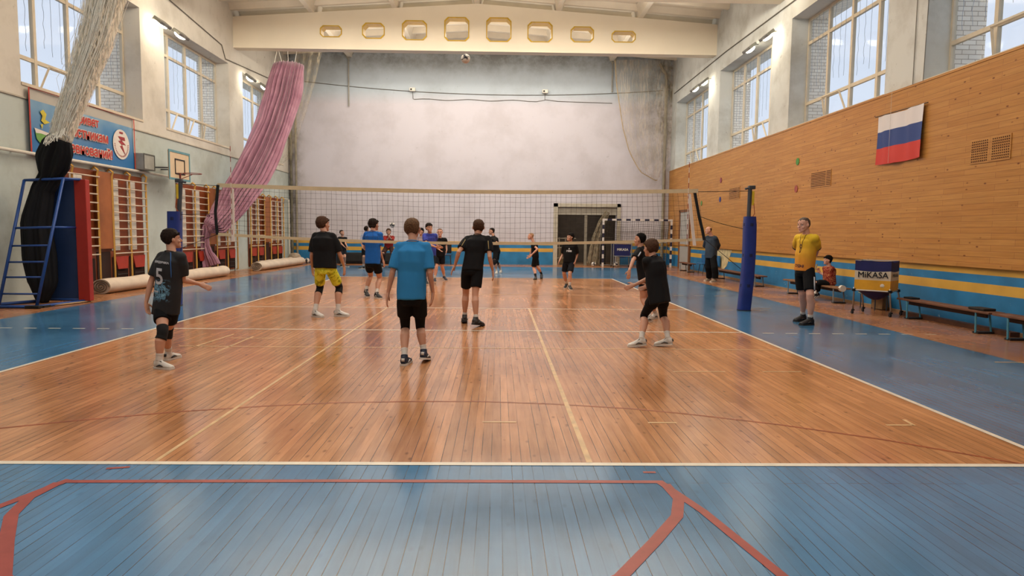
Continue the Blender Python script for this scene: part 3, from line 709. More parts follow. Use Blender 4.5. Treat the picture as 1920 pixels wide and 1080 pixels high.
for s_, z, wd, cy in (('Привет', 3.99, .98, 2.88), ('участникам', 3.67, 1.75, 2.88), ('соревнований!', 3.30, 2.18, 2.83)):
    for bold, mt, dx in ((.036, M_WT, .025), (.012, M_RT, .034)):
        me = place_text(thick(text_mesh(s_, .42), bold, 10), (bx_+dx, cy, z), (0, 1, 0), (0, 0, 1), mt, wd)
        obj('lettering', me, mt, ban, label='white outlined red line of lettering reading '+s_ if mt is M_RT else None)
def disc(b, y, z, r, x, sx=1, n=28): b.poly([(x, y+math.cos(2*PI*k/n)*r*sx, z+math.sin(2*PI*k/n)*r) for k in range(n)])
ex = bx_+.03; b = B(); disc(b, 4.33, 3.63, .375, ex); obj('emblem_disc', b, M_WT, ban, label='round white emblem')
b = B(); ex += .006
b.poly([(ex, 4.33+(y-4.62)*1.25, 3.63+(z-3.6)*1.2) for y, z in ((4.5, 3.76), (4.74, 3.76), (4.76, 3.69), (4.62, 3.69), (4.78, 3.6), (4.64, 3.6), (4.76, 3.38), (4.56, 3.56), (4.64, 3.58), (4.5, 3.66), (4.6, 3.68))])
for k in range(22):
    a = PI*1.0+k*PI/21; b.poly([(ex, 4.33+math.cos(q)*r_, 3.63+math.sin(q)*r_) for q, r_ in ((a, .32), (a+.07, .32), (a+.07, .28), (a, .28))])
b.box((ex, 4.33, 3.92), (.004, .16, .045))
obj('emblem_figure', b, M('emblem_red', '9c2f33', .5), ban)
b = B(); ex = bx_+.03
b.poly([(ex, 1.3, 3.92), (ex, 1.4, 3.98), (ex, 1.5, 3.9), (ex, 1.45, 3.78), (ex, 1.6, 3.74), (ex, 1.42, 3.68), (ex, 1.32, 3.74), (ex, 1.37, 3.84)]); b.poly([(ex, 1.3, 3.66), (ex, 1.38, 3.68), (ex, 1.34, 3.56)])
obj('yellow_bird', b, M('banner_yellow', 'd2c03c', .5), ban, label='small yellow bird shape')
b = B(); b.poly([(ex, 1.12, 3.48), (ex, 1.6, 3.46), (ex, 1.5, 3.3), (ex, 1.3, 3.24), (ex, 1.16, 3.34)]); obj('green_patch', b, M('banner_green', '6fa04a', .5), ban)
b = B(); b.poly([(ex+.003, 1.1, 3.56), (ex+.003, 1.3, 3.54), (ex+.003, 1.65, 3.5), (ex+.003, 1.6, 3.44), (ex+.003, 1.3, 3.47), (ex+.003, 1.14, 3.46)]); obj('white_crest', b, M_WT, ban)
# ------------------------------------------------------------------ backboard and box on left wall
M_TEAL = M('teal_edge', '5f8f98', .5); M_BB = M('backboard_cream', 'd8bf9c', .5, var=.04)
bb = thing('basketball_backboard', 'small cream practice backboard with teal edge and red hoop on the left wall', 'backboard', (-8.3, 6.15, 2.85))
b = B(); b.bb((-8.34, 5.55, 2.88), (-8.31, 6.78, 3.66)); obj('board', b, M_BB, bb)
def frame_yz(b, x, y0, y1, z0, z1, w_): 
    for a, c in (((y0, z0), (y1, z0+w_)), ((y0, z1-w_), (y1, z1)), ((y0, z0+w_), (y0+w_, z1-w_)), ((y1-w_, z0+w_), (y1, z1-w_))): b.bb((x-.006, a[0], a[1]), (x+.006, c[0], c[1]))
b = B(); frame_yz(b, -8.305, 5.53, 6.8, 2.86, 3.68, .06); obj('board_edge', b, M_TEAL, bb)
b = B(); frame_yz(b, -8.303, 5.88, 6.47, 3.03, 3.46, .035); obj('target_square', b, M('black_paint', '1c1a18', .5), bb)
b = B(); cx, cy, zz = -7.95, 6.15, 3.06
b.tube([(cx+.24*math.cos(2*PI*k/28), cy+.24*math.sin(2*PI*k/28), zz) for k in range(29)], .011, 6)
b.tube([(-8.3, 5.98, zz), (cx-.2, cy-.12, zz)], .01, 6); b.tube([(-8.3, 6.32, zz), (cx-.2, cy+.12, zz)], .01, 6); b.tube([(-8.3, 6.15, 2.9), (cx, cy, zz-.02)], .01, 6); b.tube([(-8.3, 6.15, 2.9), (-8.3, 6.15, zz)], .03, 8)
obj('hoop', b, M('hoop_red', '7d2f23', .5), bb, 40)
b = B(); b.tube([(XL, 5.8, 3.2), (-8.33, 5.9, 3.2)], .02, 6); b.tube([(XL, 6.5, 3.2), (-8.33, 6.4, 3.2)], .02, 6); obj('wall_bracket', b, M_STEEL, bb)
sc = thing('scoreboard_box', 'grey glazed box on brackets left of the practice backboard', 'box', (-8.75, 5.3, 2.98))
b = B(); b.bb((XL+.02, 5.02, 3.07), (-8.72, 5.6, 3.5), .01); obj('housing', b, M('box_grey', 'a7a79f', .5), sc)
b = B(); frame_yz(b, -8.715, 5.02, 5.6, 3.07, 3.5, .03); obj('rim', b, M('box_rim', '62625d', .5), sc)
# ------------------------------------------------------------------ referee tower
M_BT = M('blue_tower_tube', '23498c', .4, var=.1); M_BP = M('blue_tower_panel', '20365e', .5, var=.12, scale=1.5); M_RP = M('red_pad', 'a32a20', .5, var=.06)
tw = thing('blue_tower', 'blue steel ladder tower with dark blue panels and a red edge pad', 'tower', (-8.2, 0, 0))
b = B(); b.bb((-8.55, .58, .06), (-7.78, .62, 2.44)); obj('end_panel', b, M_BP, tw)
b = B(); b.bb((-7.80, .52, .03), (-7.57, .66, 2.47), .01); obj('edge_pad', b, M_RP, tw, label='red vertical edge pad')
b = B()
RT = ((-8.62, -.55, .03), (-8.55, .2, 2.42)), ((-7.9, -.58, .03), (-7.8, .2, 2.46))
for a, c in RT: b.tube([a, c], .028, 8)
obj('ladder_rails', b, M_BT, tw, True)
b = B()
for f in (.22, .35, .47, .60):
    p, q = [V(a).lerp(V(c), f*.98-.12) for a, c in RT]; b.tube([p, q], .018, 8)
obj('ladder_rungs', b, M_BT, tw, True)
b = B(); p, q = [V(a).lerp(V(c), .61) for a, c in RT]
b.tube([p, q], .022, 8); b.tube([q, (-7.8, .58, q.z)], .022, 8); b.tube([RT[0][1], RT[1][1], (-7.68, .55, 2.47)], .026, 8); b.tube([RT[0][1], (-8.52, .6, 2.44), (-7.7, .6, 2.47)], .022, 8)
b.tube([(-8.5, .6, .05), (-7.7, .6, .05)], .03, 8); b.tube([(-8.9, -.3, .03), (-8.5, .6, .03)], .03, 8); b.tube([(-7.9, -.58, .03), (-7.68, .6, .03)], .03, 8); b.tube([(-8.75, -.62, .03), (-7.9, -.58, .03)], .03, 8)
b.tube([(-8.5, .6, .05), (-8.5, .6, 2.44)], .03, 8); obj('frame', b, M_BT, tw, True)
b = B(); b.box((-7.93, -.62, .03), (.26, .12, .05), bev=.01); b.bb((-7.86, -.5, 0), (-7.82, -.2, .04)); obj('foot', b, M_BLK, tw)
b = B(); b.tube([(-7.84, -.3, .02), (-7.62, .62, .02)], .014, 6); obj('bottom_stick', b, M('pale_wood', 'b99f78', .6), tw)
# ------------------------------------------------------------------ gathered dividing net, black cloth, pink curtain
M_NET = M('beige_netting', 'fff8e8', .9, var=.12, scale=8)
pathN = [(V((-6.35, .1, 7.3)), .42, .25), (V((-6.75, .1, 5.9)), .36, .22), (V((-7.0, .1, 5.1)), .33, .2), (V((-7.3, .1, 4.35)), .27, .18), (V((-7.55, .1, 3.75)), .25, .16), (V((-7.75, .1, 3.2)), .22, .14)]
def along(path, f):
    x = f*(len(path)-1); i = min(int(x), len(path)-2); u = x-i; return tuple(a*(1-u)+c*u for a, c in zip(path[i], path[i+1]))
b = B()
for k in range(330):
    a = random.gauss(0, .42); c = random.uniform(-1, 1); ph = random.uniform(0, 6); f0 = 0; f1 = random.uniform(.82, 1.03)
    pts = []
    for i in range(13):
        f = f0+(f1-f0)*i/12; p, wx, wy = along(pathN, min(f, .9999)); o = max(-1.15, min(1.15, a+.1*math.sin(f*7+ph)+.06*math.sin(f*19+ph*2)))
        pts.append(p+V((wx*o*.93, wy*c, wx*o*.35-.02*math.sin(f*23+ph))))
    b.tube(pts, random.uniform(.003, .0065), 3, False)
for k in range(150):
    f = random.random(); p, wx, wy = along(pathN, min(f, .9999)); f2 = min(.9999, f+random.uniform(.03, .12)); p2, wx2, wy2 = along(pathN, f2)
    a = random.uniform(-1, .6); a2 = a+random.uniform(.2, .6); c = random.uniform(-1, 1)
    b.tube([p+V((wx*a*.93, wy*c, wx*a*.35)), (p+p2)/2+V((wx*(a+a2)/2*.93, wy*c, wx*(a+a2)/2*.35-.04)), p2+V((wx2*a2*.93, wy2*c, wx2*a2*.35))], .004, 3, False)
for k in range(14):
    f = .05+k*.035; p, wx, wy = along(pathN, f); q = p+V((-wx*1.1-random.uniform(.2, 1.0)*(1-f), random.uniform(-.2, .2), -random.uniform(.5, 1.3)))
    p2 = along(pathN, min(.95, f+.4)); b.tube([p+V((-wx*.8, 0, 0)), q.lerp(p2[0], .45), p2[0]+V((-p2[1]*.7, 0, 0))], .003, 3, False)
net2 = solo('gathered_netting', b, M_NET, 'beige dividing net gathered into a thick hanging bundle at the upper left', 'netting', (-7.8, .1, 3.15), True)
def blob(path, seed, fold=.12, n=40, k=9, fl=1., yv=(0, 1, 0), sharp=False):
    """folded cloth bundle along a path of (point, half width, half depth)"""
    b = B(); rs = []; m_ = 46; fold0 = fold
    for i in range(m_+1):
        fold = fold0*min(1, .25+i/5)
        p, wx, wy = along(path, min(i/m_, .9999)); p2 = along(path, min(i/m_+.02, 1-1e-4))[0]; p0 = along(path, max(i/m_-.02, 0))[0]
        d = (p2-p0); d = d.normalized() if d.length > 1e-6 else V((0, 0, -1)); sd = d.cross(V(yv)).normalized(); fr = sd.cross(d)
        ring = []
        for j in range(n*2):
            a = PI*j/n; ff = 1+fold*(math.sin(a*k+seed+.8*math.sin(i*.12+seed)) if not sharp else 1-2*abs(math.sin((a*k+seed+.5*math.sin(i*.1+seed)+.9*noise.noise(V((math.cos(a)*3, math.sin(a)*3, i*.05))))/2)))+fold*.6*math.sin(a*(k*2+3)+seed*2+i*.05)+fold*.5*noise.noise(V((math.cos(a)*2, math.sin(a)*2+seed, i*.12)))
            ring.append(p+sd*math.cos(a)*wx*(1+(ff-1)*.35)+fr*math.sin(a)*wy*ff)
        rs.append(ring)
    return b.rings(rs)
cb_ = blob([(p, wx*.93, wy*.7) for p, wx, wy in pathN], 1.7, .25, n=40, k=9); obj('inner_netting', cb_, netting('packed_netting', 'fff4de', .6, 26), net2, True)
M_BC = M('black_cloth', '0d0e13', .85, var=.3, scale=3)
b = blob([(V((-7.74, .1, 3.24)), .2, .12), (V((-7.86, .18, 3.05)), .3, .15), (V((-8.02, .28, 2.8)), .33, .16), (V((-8.15, .36, 2.5)), .2, .16), (V((-8.3, .36, 2.25)), .2, .16), (V((-8.46, .36, 1.6)), .27, .18), (V((-8.42, .36, .9)), .3, .2), (V((-8.38, .36, .4)), .26, .18), (V((-8.42, .36, .02)), .1, .1)], 2.3, .16, k=7)
blk = solo('black_cloth_bundle', b, M_BC, 'black cloth bundle hanging from the beige net through the blue tower to the floor', 'cloth', (-8.4, .36, 0), True)
b = B()
for k in range(26):
    u = random.uniform(-1, 1); p = V((-7.74+u*.2, -.08+random.uniform(-.03, .03), 3.22+u*.09)); b.tube([p+V((0, 0, .08)), p+V((random.uniform(-.03, .03), -.03, -.02)), p+V((random.uniform(-.05, .05), -.07, -random.uniform(.05, .12)))], .004, 3, False)
obj('frayed_net_ends', b, M_NET, net2)
m, t, bs = nt('pink_curtain'); tc = N(t, 'ShaderNodeTexCoord'); n = N(t, 'ShaderNodeTexNoise', i_Scale=2.5, i_Detail=3.); L(t, tc.outputs['Object'], n.inputs['Vector'])
r1 = ramp(t, [(.3, srgb('9c687c')), (.7, srgb('b88798'))]); L(t, n.outputs['Fac'], r1.inputs[0]); L(t, r1.outputs[0], bs.inputs['Base Color']); bs.inputs['Roughness'].default_value = .7; bs.inputs['Sheen Weight'].default_value = .3
M_PINK = m
cp = []
for i, (lx, ly, rx, ry) in enumerate([(514, 119, 569, 124), (503, 170, 556, 188), (486, 226, 540, 240), (465, 272, 520, 292), (444, 315, 498, 335), (422, 352, 474, 368), (404, 388, 449, 402), (386, 414, 425, 428), (381, 420, 400, 432)]):
    Y = 12.6-3.7*(i/8)**.8; a, c = atY(lx, ly, Y), atY(rx, ry, Y); cp.append(((a+c)/2, (c-a).length/2, .2 if i < 6 else .14))
b = blob(cp, .7, .55, n=150, k=21, yv=(0, 1, 0), sharp=True)
cur = solo('pink_curtain', b, M_PINK, 'long dusty pink curtain sweeping down from the beam to the left wall bars', 'curtain', (-8.6, 9, .2), True)
tl = []
for i, (x, y, w_) in enumerate([(386, 421, .10), (386, 434, .12), (383, 447, .12), (382, 462, .17), (384, 476, .22), (388, 490, .30), (391, 500, .33)]): tl.append((atY(x, y, 9.0), w_, .11))
b = blob(tl, 3.1, .5, n=60, k=9, sharp=True); obj('tied_tail', b, M_PINK, cur, True, label='tied lower end of the curtain')
b = B(); p = atY(541, 97, 12.5)
for dx in (-.22, .0, .22): b.tube([(cp[0][0].x+dx, 12.55, cp[0][0].z), (cp[0][0].x+dx*1.5, 12.5, 8.1)], .01, 4, False)
b.tube([atY(514, 120, 12.6), atY(519, 97, 12.6)], .012, 4); obj('hanging_cord', b, M_NET, cur)
# sheer nets in the far corners
M_SHEER = netting('sheer_net_right', 'c2b097', .22, 22)
def sheer(name, L_, R_, Y0, Y1, label, mat, rope=True):
    b = B(); nn = len(L_)-1
    def fn(u, v):
        x = v*nn; i = min(int(x), nn-1); f = x-i
        a = [L_[i][k]*(1-f)+L_[i+1][k]*f for k in (0, 1)]; c = [R_[i][k]*(1-f)+R_[i+1][k]*f for k in (0, 1)]
        Y = Y0+(Y1-Y0)*u+.08*math.sin(u*20+v*2); return atY(a[0]*(1-u)+c[0]*u, a[1]*(1-u)+c[1]*u, Y)
    b.grid(fn, 30, 24); o = solo(name, b, mat, label, 'netting', fn(.5, 1), True)
    if rope:
        b = B(); b.tube([fn(0, v/20) for v in range(21)]+[fn(u/8, 1) for u in range(1, 9)], .022, 5); obj('edge_rope', b, M('net_edge_rope_'+name, 'b09a78', .9), o)
    return o
sheer('corner_netting', [(1153, 112), (1156, 160), (1162, 200), (1168, 240), (1180, 285), (1200, 322), (1228, 338)], [(1272, 112), (1266, 160), (1262, 200), (1260, 240), (1256, 285), (1248, 318), (1232, 338)], 17.6, 17.4, 'sheer beige netting hanging in a long loop in the far right corner', M_SHEER)
sheer('corner_netting', [(556, 95), (552, 150), (546, 200), (540, 240), (535, 285), (520, 310)], [(604, 95), (592, 150), (576, 205), (562, 250), (548, 292), (524, 312)], 15.6, 15.2, 'sheer beige netting hanging just right of the pink curtain', netting('sheer_net_left', 'c9b795', .22, 22), False)
# ------------------------------------------------------------------ end wall fittings
b = B()
for x in (-6.2, 5.88):
    b.tube([(x, YB-.05, 8.0 if x > 0 else 7.2), (x, YB-.05, 9.35)], .035, 8); b.tube([(x, YB-.05, 9.3), (x-.42, YB-.1, 9.85)], .04, 8); b.tube([(x, YB-.05, 9.3), (x+.42, YB-.1, 9.85)], .04, 8)
    solo('roof_brace', b, M('brace_grey', '9b978d', .6) if x < 0 else bpy.data.materials['brace_grey'], 'V shaped steel brace high on the end wall, %s side' % ('left' if x < 0 else 'right'), 'brace', (x, YB-.05, 7.2 if x < 0 else 8.0), 40); b = B()
b.bm.free()
for x, s in ((-3.29, 'left'), (2.79, 'right')):
    r = thing('wall_speaker', 'small white device on the end wall cable, %s one of two' % s, 'wall device', (x, YB-.1, 7.88))
    b = B(); b.box((x, YB-.1, 7.97), (.26, .14, .16), bev=.02); obj('housing', b, WHITE, r)
    b = B(); b.tube([(x-.05, YB-.18, 7.97), (x-.05, YB-.16, 7.97)], .04, 12); obj('lens', b, M_BLK, r)
M_CAB = M('grey_cable', '6d685e', .7)
b = B(); b.tube([(-8.2+.35*k, YB-.02, 8.28-.0365*k*(1-.0*k)+.0007*k*k) for k in range(48)], .014, 4); solo('upper_cable', b, M_CAB, 'straight cable sagging across the whole end wall', 'cable', (0, YB-.02, 7.6))
b = B(); b.tube([(-3.29, YB-.02, 7.9), (-3.27, YB-.02, 7.57)]+[(-3.2+.35*k, YB-.02, 7.55+.03*math.sin(k*1.1)) for k in range(17)]+[(2.79, YB-.02, 7.6), (2.79, YB-.02, 7.9)], .012, 4); b.tube([(2.79, YB-.02, 7.62), (3.4, YB-.02, 7.55), (5.9, YB-.02, 7.5)], .012, 4)
solo('lower_cable', b, M_CAB, 'wavy cable joining the two small devices on the end wall', 'cable', (0, YB-.02, 7.5))
M_PIPE = M('grime_pipe', '8f8673', .7, var=.3, scale=3)
b = B(); b.tube([(8.05, YB-.12, 9.3), (8.1, YB-.12, 9.2), (8.35, YB-.12, 8.8), (8.38, YB-.12, 8.3), (8.38, YB-.12, .02)], .07, 10); solo('drain_pipe', b, M_PIPE, 'grimy drain pipe with a bend in the far right corner', 'pipe', (8.38, YB-.12, 1.2), 40)
b = B(); b.tube([(-8.62, YB-.14, 8.6), (-8.62, YB-.14, .0)], .05, 10); solo('corner_pipe', b, M_PIPE, 'stained vertical pipe in the far left corner, right one', 'pipe', (-8.62, YB-.14, .3), 40)
b = B(); b.tube([(-8.86, YB-.1, 8.6), (-8.86, YB-.1, .0)], .06, 10); solo('corner_pipe', b, M('corner_grime', '6f6857', .8, var=.4, scale=4), 'dark stained vertical pipe in the far left corner, left one', 'pipe', (-8.86, YB-.1, .3), 40)
b = B(); b.tube([(-8.9, 17.3, 2.9), (-8.9, 18.0, 2.9), (-8.9, 18.0, .0)], .03, 8); solo('water_pipe', b, WHITE, 'thin white angled pipe beside the far wall bars', 'pipe', (-8.9, 18, .4), 40)
for s, X, pts in ((-1, XL, [(YF, 8.15), (4, 8.1), (7, 8.2), (11, 7.9), (11.3, 7.5), (18, 8.0)]), (1, XR, [(YF, 8.0), (5, 7.85), (11, 7.95), (18, 7.9)])):
    b = B(); b.tube([(X-s*.02, y, z) for y, z in pts], .018, 5); solo('wall_cable', b, M_CAB, 'thin cable running above the windows of the %s wall' % ('left' if s < 0 else 'right'), 'cable', (X-s*.02, 0, 8))
# stuff along the foot of the end wall
M_VB = M('volleyball_white', 'cfc6ba', .5, var=.05); M_VD = M('volleyball_panel', '23262f', .5); M_VY = M('volleyball_yellow', 'c9a43a', .5)
def ball(p, r, label, group=None, panel=M_VD, rot=0.):
    b = B(); b.sph((0, 0, 0), r, n=24, m=16)
    for f in b.bm.faces:
        c = f.calc_center_median().normalized(); u = c.x*math.cos(rot)+c.z*math.sin(rot); w_ = -c.x*math.sin(rot)+c.z*math.cos(rot)
        f.material_index = 1 if (abs(u+.35*math.sin(c.y*3)) < .22 and w_ > -.5) or (c.y < -.2 and abs(w_+.45*u) < .14) else 0
    o = solo('volleyball', b, [M_VB, panel], label, 'ball', None, True, group); o.location = p; return o
ball(atY(873, 110, 2.5), .105, 'white volleyball with dark panels high in the air below the beam', rot=.8)
ball(atY(735.5, 422, 14), .105, 'white and dark volleyball in the air above the boy in red', rot=.4)
ball((5.0, 17.0, .11), .11, 'white and black ball on the floor left of the goal post', rot=.3)
ball((6.02, 17.0, .11), .11, 'white and black ball on the floor under the blue ball cart', rot=1.1)
M_SACK = M('sack_cloth', 'a3927d', .95, var=.2, scale=6)
def sack(x, y, r, lab, mt=M_SACK, name='sack'):
    b = B(); b.sph((x, y, r[2]*.9), r, n=20, m=12); me = remesh(b, .03, mt, 2, (.03, 6, 6, x)); 
    for v in me.vertices: v.co.z = max(v.co.z, .002)
    return solo(name, me, mt, lab, 'bag', (x, y, 0))
sack(-8.55, 17.6, (.3, .25, .26), 'large pale sack in the far left corner beside the pipes'); sack(-7.7, 17.9, (.26, .2, .2), 'pale sack right of the pale ball in the far left corner')
ball((-8.05, 17.8, .12), .12, 'pale ball between the sacks in the far left corner', rot=2.); 
b = B(); b.sph((-7.92, 18.0, .14), (.13, .1, .14), n=14, m=10); solo('blue_bag', b, M('blue_bag', '2c3163', .7), 'small blue bag leaning against the end wall by the pale ball', 'bag', (-7.92, 18, 0), True)
b = B(); b.bb((-6.7, 17.75, 0.03), (-2.9, 18.3, .5), .03); b.bb((-6.5, 17.7, .12), (-3.0, 17.76, .42), .01); solo('dark_mat_stack', b, M('dark_mats', '1b1d1f', .7, var=.2), 'long dark stack of mats along the end wall behind the players', 'mats', (-4.8, 18, 0))
ch = thing('office_chair', 'black chair against the end wall behind the boys in the middle', 'chair', (-1.7, 17.6, 0))
b = B(); b.bb((-1.98, 17.78, .52), (-1.45, 17.84, .98), .03); obj('backrest', b, M_BLK, ch, 40)
b = B(); b.bb((-2.0, 17.35, .42), (-1.43, 17.8, .48), .02); obj('seat', b, M('seat_blue_grey', '2f4a66', .7), ch, 40)
for dx, dy in ((-.25, -.2), (.25, -.2), (-.25, .2), (.25, .2)): b = B(); b.tube([(-1.715+dx, 17.58+dy, 0), (-1.715+dx*.9, 17.58+dy*.9, .44)], .015, 8); obj('leg', b, M_STEEL, ch)
def bench(y0, y1, label, X=8.3, h=.36, leg='blue', n=2, wd=.26, end=False):
    r = thing('bench', label, 'bench', (X, (y0+y1)/2, 0))
    b = B(); b.bb((X-wd/2, y0, h-.035), (X+wd/2, y1, h), .006); obj('seat_plank', b, M('bench_wood_%d' % len(bpy.data.materials), '6b4632' if not end else '7e5a3c', .6, var=.3, scale=5), r)
    b = B(); b.bb((X-.02, y0+.2, h-.11), (X+.02, y1-.2, h-.035)); obj('rail', b, M('bench_rail', '3d2a20', .7), r)
    mt = M('bench_leg_%s_%d' % (leg, len(bpy.data.materials)), {'blue': '4a8598', 'grey': '7b7f80', 'dark': '2a2622'}[leg], .5, var=.2)
    for k in range(n):
        y = y0+.3+(y1-y0-.6)*k/(n-1)
        for s in (-1, 1): b = B(); b.tube([(X+s*wd*.42, y, h-.035), (X+s*wd*.48, y-.04, .012)], .016, 6); obj('leg', b, mt, r)
        b = B(); b.bb((X-wd/2, y-.1, 0), (X+wd/2, y+.02, .03)); obj('foot', b, M_DARK, r)
    return r
bench(-3.2, -.82, 'long brown bench with blue legs between the yellow ball cart and the next bench', n=2); bench(-6.6, -3.27, 'brown bench with blue legs at the right edge of the photo', n=3)
bench(1.3, 4.25, 'narrow wooden bench with the seated spectator on it', leg='grey', end=True); bench(5.9, 9.9, 'low dark bench behind the padded net post', leg='grey', h=.33)
bench(12.9, 14.6, 'grey bench left of the man in the jacket', leg='grey', h=.36)
b = B(); b.bb((8.2, -3.05, .362), (8.4, -2.7, .40), .01); solo('dark_board', b, M('tar_black', '1b1714', .7), 'dark scrap of board lying on the right end of the long bench', 'board', (8.3, -2.9, .365))
b = B(); b.bb((8.22, -1.2, .362), (8.38, -.95, .39), .008); solo('dark_case', b, M_BLK, 'flat black case lying on the bench just right of the ball cart', 'case', (8.3, -1.07, .362))
b = B(); b.bb((8.45, -3.3, .0), (8.6, -.5, .07)); solo('floor_beam', b, M('old_beam', '5d3a26', .7, var=.3), 'reddish brown beam lying on the floor under the long bench', 'beam', (8.52, -1.9, 0))
b = B(); b.tube([(8.24, 1.36, .35), (8.24, 1.28, .35)], .07, 16); solo('tape_roll', b, WHITE, 'white round roll at the right end of the spectator bench', 'roll', (8.24, 1.32, .29), 40)
r = thing('low_stool', 'small green framed stool behind the yellow ball cart', 'stool', (8.42, .35, 0))
b = B(); b.bb((8.28, .1, .3), (8.6, .75, .33), .01); obj('seat', b, M('grey_green', '5f7f7c', .5), r)
for dx, dy in ((-.12, -.27), (.12, -.27), (-.12, .27), (.12, .27)): b = B(); b.tube([(8.44+dx, .42+dy, 0), (8.44+dx, .42+dy, .3)], .014, 6); obj('leg', b, M_STEEL, r)
b = B(); b.bb((8.5, .2, .02), (8.62, .6, .28)); solo('wooden_crate', b, M('crate_wood', '8a6a42', .7, var=.3), 'small wooden crate under the green framed stool', 'crate', (8.56, .4, .02))
for y, zz in ((12.4, .5), (11.0, .46)):
    r = thing('plastic_chair', 'blue plastic seat by the right wall, %s the standing man in a jacket' % ('farther, left of' if y > 12 else 'just behind'), 'seat', (8.5, y, 0))
    b = B(); b.bb((8.58, y-.35, .34), (8.64, y+.35, .74), .02); obj('backrest', b, M('blue_plastic_%d' % y, '1f5f8f', .5), r)
    b = B(); b.bb((8.4, y-.35, .36), (8.6, y+.35, .41), .02); obj('seat_pan', b, M('blue_plastic_pan_%d' % y, '1f5f8f', .5), r)
    for dy in (-.28, .28): b = B(); b.tube([(8.45, y+dy, 0), (8.52, y+dy, .37)], .016, 6); obj('leg', b, M_STEEL, r)
# ------------------------------------------------------------------ flag, wall discs, perforated vents
m, t, bs = nt('flag_stripes'); tc = N(t, 'ShaderNodeTexCoord'); sp = N(t, 'ShaderNodeSeparateXYZ'); L(t, tc.outputs['Object'], sp.inputs[0])
rp = ramp(t, [(0, srgb('c8362c')), (.33, srgb('26407f')), (.667, srgb('ddd6d4'))], 'CONSTANT'); L(t, sp.outputs['Z'], rp.inputs[0]); L(t, rp.outputs[0], bs.inputs['Base Color']); bs.inputs['Roughness'].default_value = .6
b = B(); b.grid(lambda u, v: V((8.6+.02*math.sin(u*11+v*2)+.012*math.sin(u*23), .92-1.54*u, 2.99+v*.99-.02*math.sin(u*PI))), 40, 24)
fl = solo('flag', b, m, 'white, blue and red striped flag hung flat on the pine wall', 'flag', (8.6, .15, 2.985), True)
b = B(); b.tube([(8.61, 1.02, 3.99), (8.61, -.72, 3.975)], .009, 6); obj('hanging_rod', b, M('dark_rod', '3b2c22', .6), fl)
b = B(); b.tube([(8.57, .4, 2.98), (8.57, .4, 4.38)], .003, 4); obj('hanging_string', b, WHITE, fl)
for y, z, c, nme in ((4.74, 3.1, '4a8a3c', 'green'), (4.76, 2.74, '9c4a40', 'dull red'), (10.94, 3.0, '8a3c4a', 'dark red'), (10.96, 2.76, '2c3c80', 'blue'), (13.18, 2.72, '5f8a4a', 'small green')):
    z = {'green': 3.46}.get(nme, z) if nme != 'dark red' else 3.44
    b = B(); b.tube([(XR-.055, y, z), (XR-.065, y, z)], .095, 24); solo('wall_disc', b, M('disc_'+nme, c, .5), '%s round target disc on the pine wall' % nme, 'disc', (XR-.055, y, z))
M_HOLE = M('hole_dark', '4a2410', .8)
for y0, y1, z0, z1, nn, mm_, lab, slot in ((-2.78, -1.92, 2.74, 3.1, 20, 9, 'perforated vent panel right of the flag', 0), (2.9, 3.9, 2.72, 3.08, 1, 9, 'slotted vent panel between the coach and the flag', 1), (9.0, 10.0, 2.72, 3.08, 1, 9, 'slotted vent panel above the padded net post', 1)):
    r = solo('wall_vent', B().bb((XR-.062, y0-.02, z0-.02), (XR-.045, y1+.02, z1+.02)), M_PINE, lab+' in the pine wall', 'vent', (XR-.05, (y0+y1)/2, z0))
    for part in (0, 1):
      b = B()
      for j in range(mm_):
        z = z0+(z1-z0)*(j+.5)/mm_
        if slot:
            b.bb((XR-.0655, y0+(y1-y0)*(.24 if part else 0), z-.008), (XR-.06, y1 if part else y0+(y1-y0)*.2, z+.008))
        else:
            for i in range(nn):
                if i in (9, 10) or (i > 9) != bool(part): continue
                y = y0+(y1-y0)*(i+.5)/nn; b.tube([(XR-.066, y, z), (XR-.06, y, z)], .0125, 8)
      obj('perforation_block', b, M_HOLE, r)
b = B(); b.tube([(XR-.02, -.1, 4.42), (XR-.02, -.1, 8.0)], .008, 4); solo('hanging_wire', b, M_CAB, 'thin vertical wire on the pier above the flag, left one', 'wire', (XR-.02, -.1, 4.42))
b = B(); b.tube([(XR-.02, -.42, 4.42), (XR-.02, -.5, 8.0)], .008, 4); solo('hanging_wire', b, M_CAB, 'thin vertical wire on the pier above the flag, right one', 'wire', (XR-.02, -.45, 4.42))
# ------------------------------------------------------------------ ball carts
M_NVY = M('cart_navy', '1a1d55', .6, var=.1); M_CW = M('cart_white', 'cdbfa8', .6, var=.06); M_CY = M('cart_yellow', 'd59b25', .55, var=.12, scale=5); M_ALU = M('aluminium', '9d9c98', .35, .7)
ct = thing('ball_cart', 'wheeled ball cart with navy, white and yellow cloth basket', 'ball cart', (7.98, -.45, 0))
P_ = {'a': (7.56, -.4), 'b': (8.32, -.72), 'c': (8.5, -.22), 'd': (7.85, .1)}
Q = {'a': V((7.57, -.42, 0)), 'b': V((8.0, -.93, 0)), 'c': V((8.4, -.5, 0)), 'd': V((8.0, .05, 0))}
Q = {'a': V((7.58, -.4, 0)), 'b': V((8.0, -.95, 0)), 'c': V((8.4, -.62, 0)), 'd': V((7.99, -.03, 0))}
T_ = {'a': atY(1604, 489, -.45), 'b': atY(1672, 489, -.9), 'c': atY(1687, 489, -.6), 'd': atY(1618, 489, -.1)}
z0c, z1c = .47, 1.04
def lerp_side(p, q, f): return p.lerp(q, f)
TT = {k: V((v.x, v.y, 0)) for k, v in T_.items()}
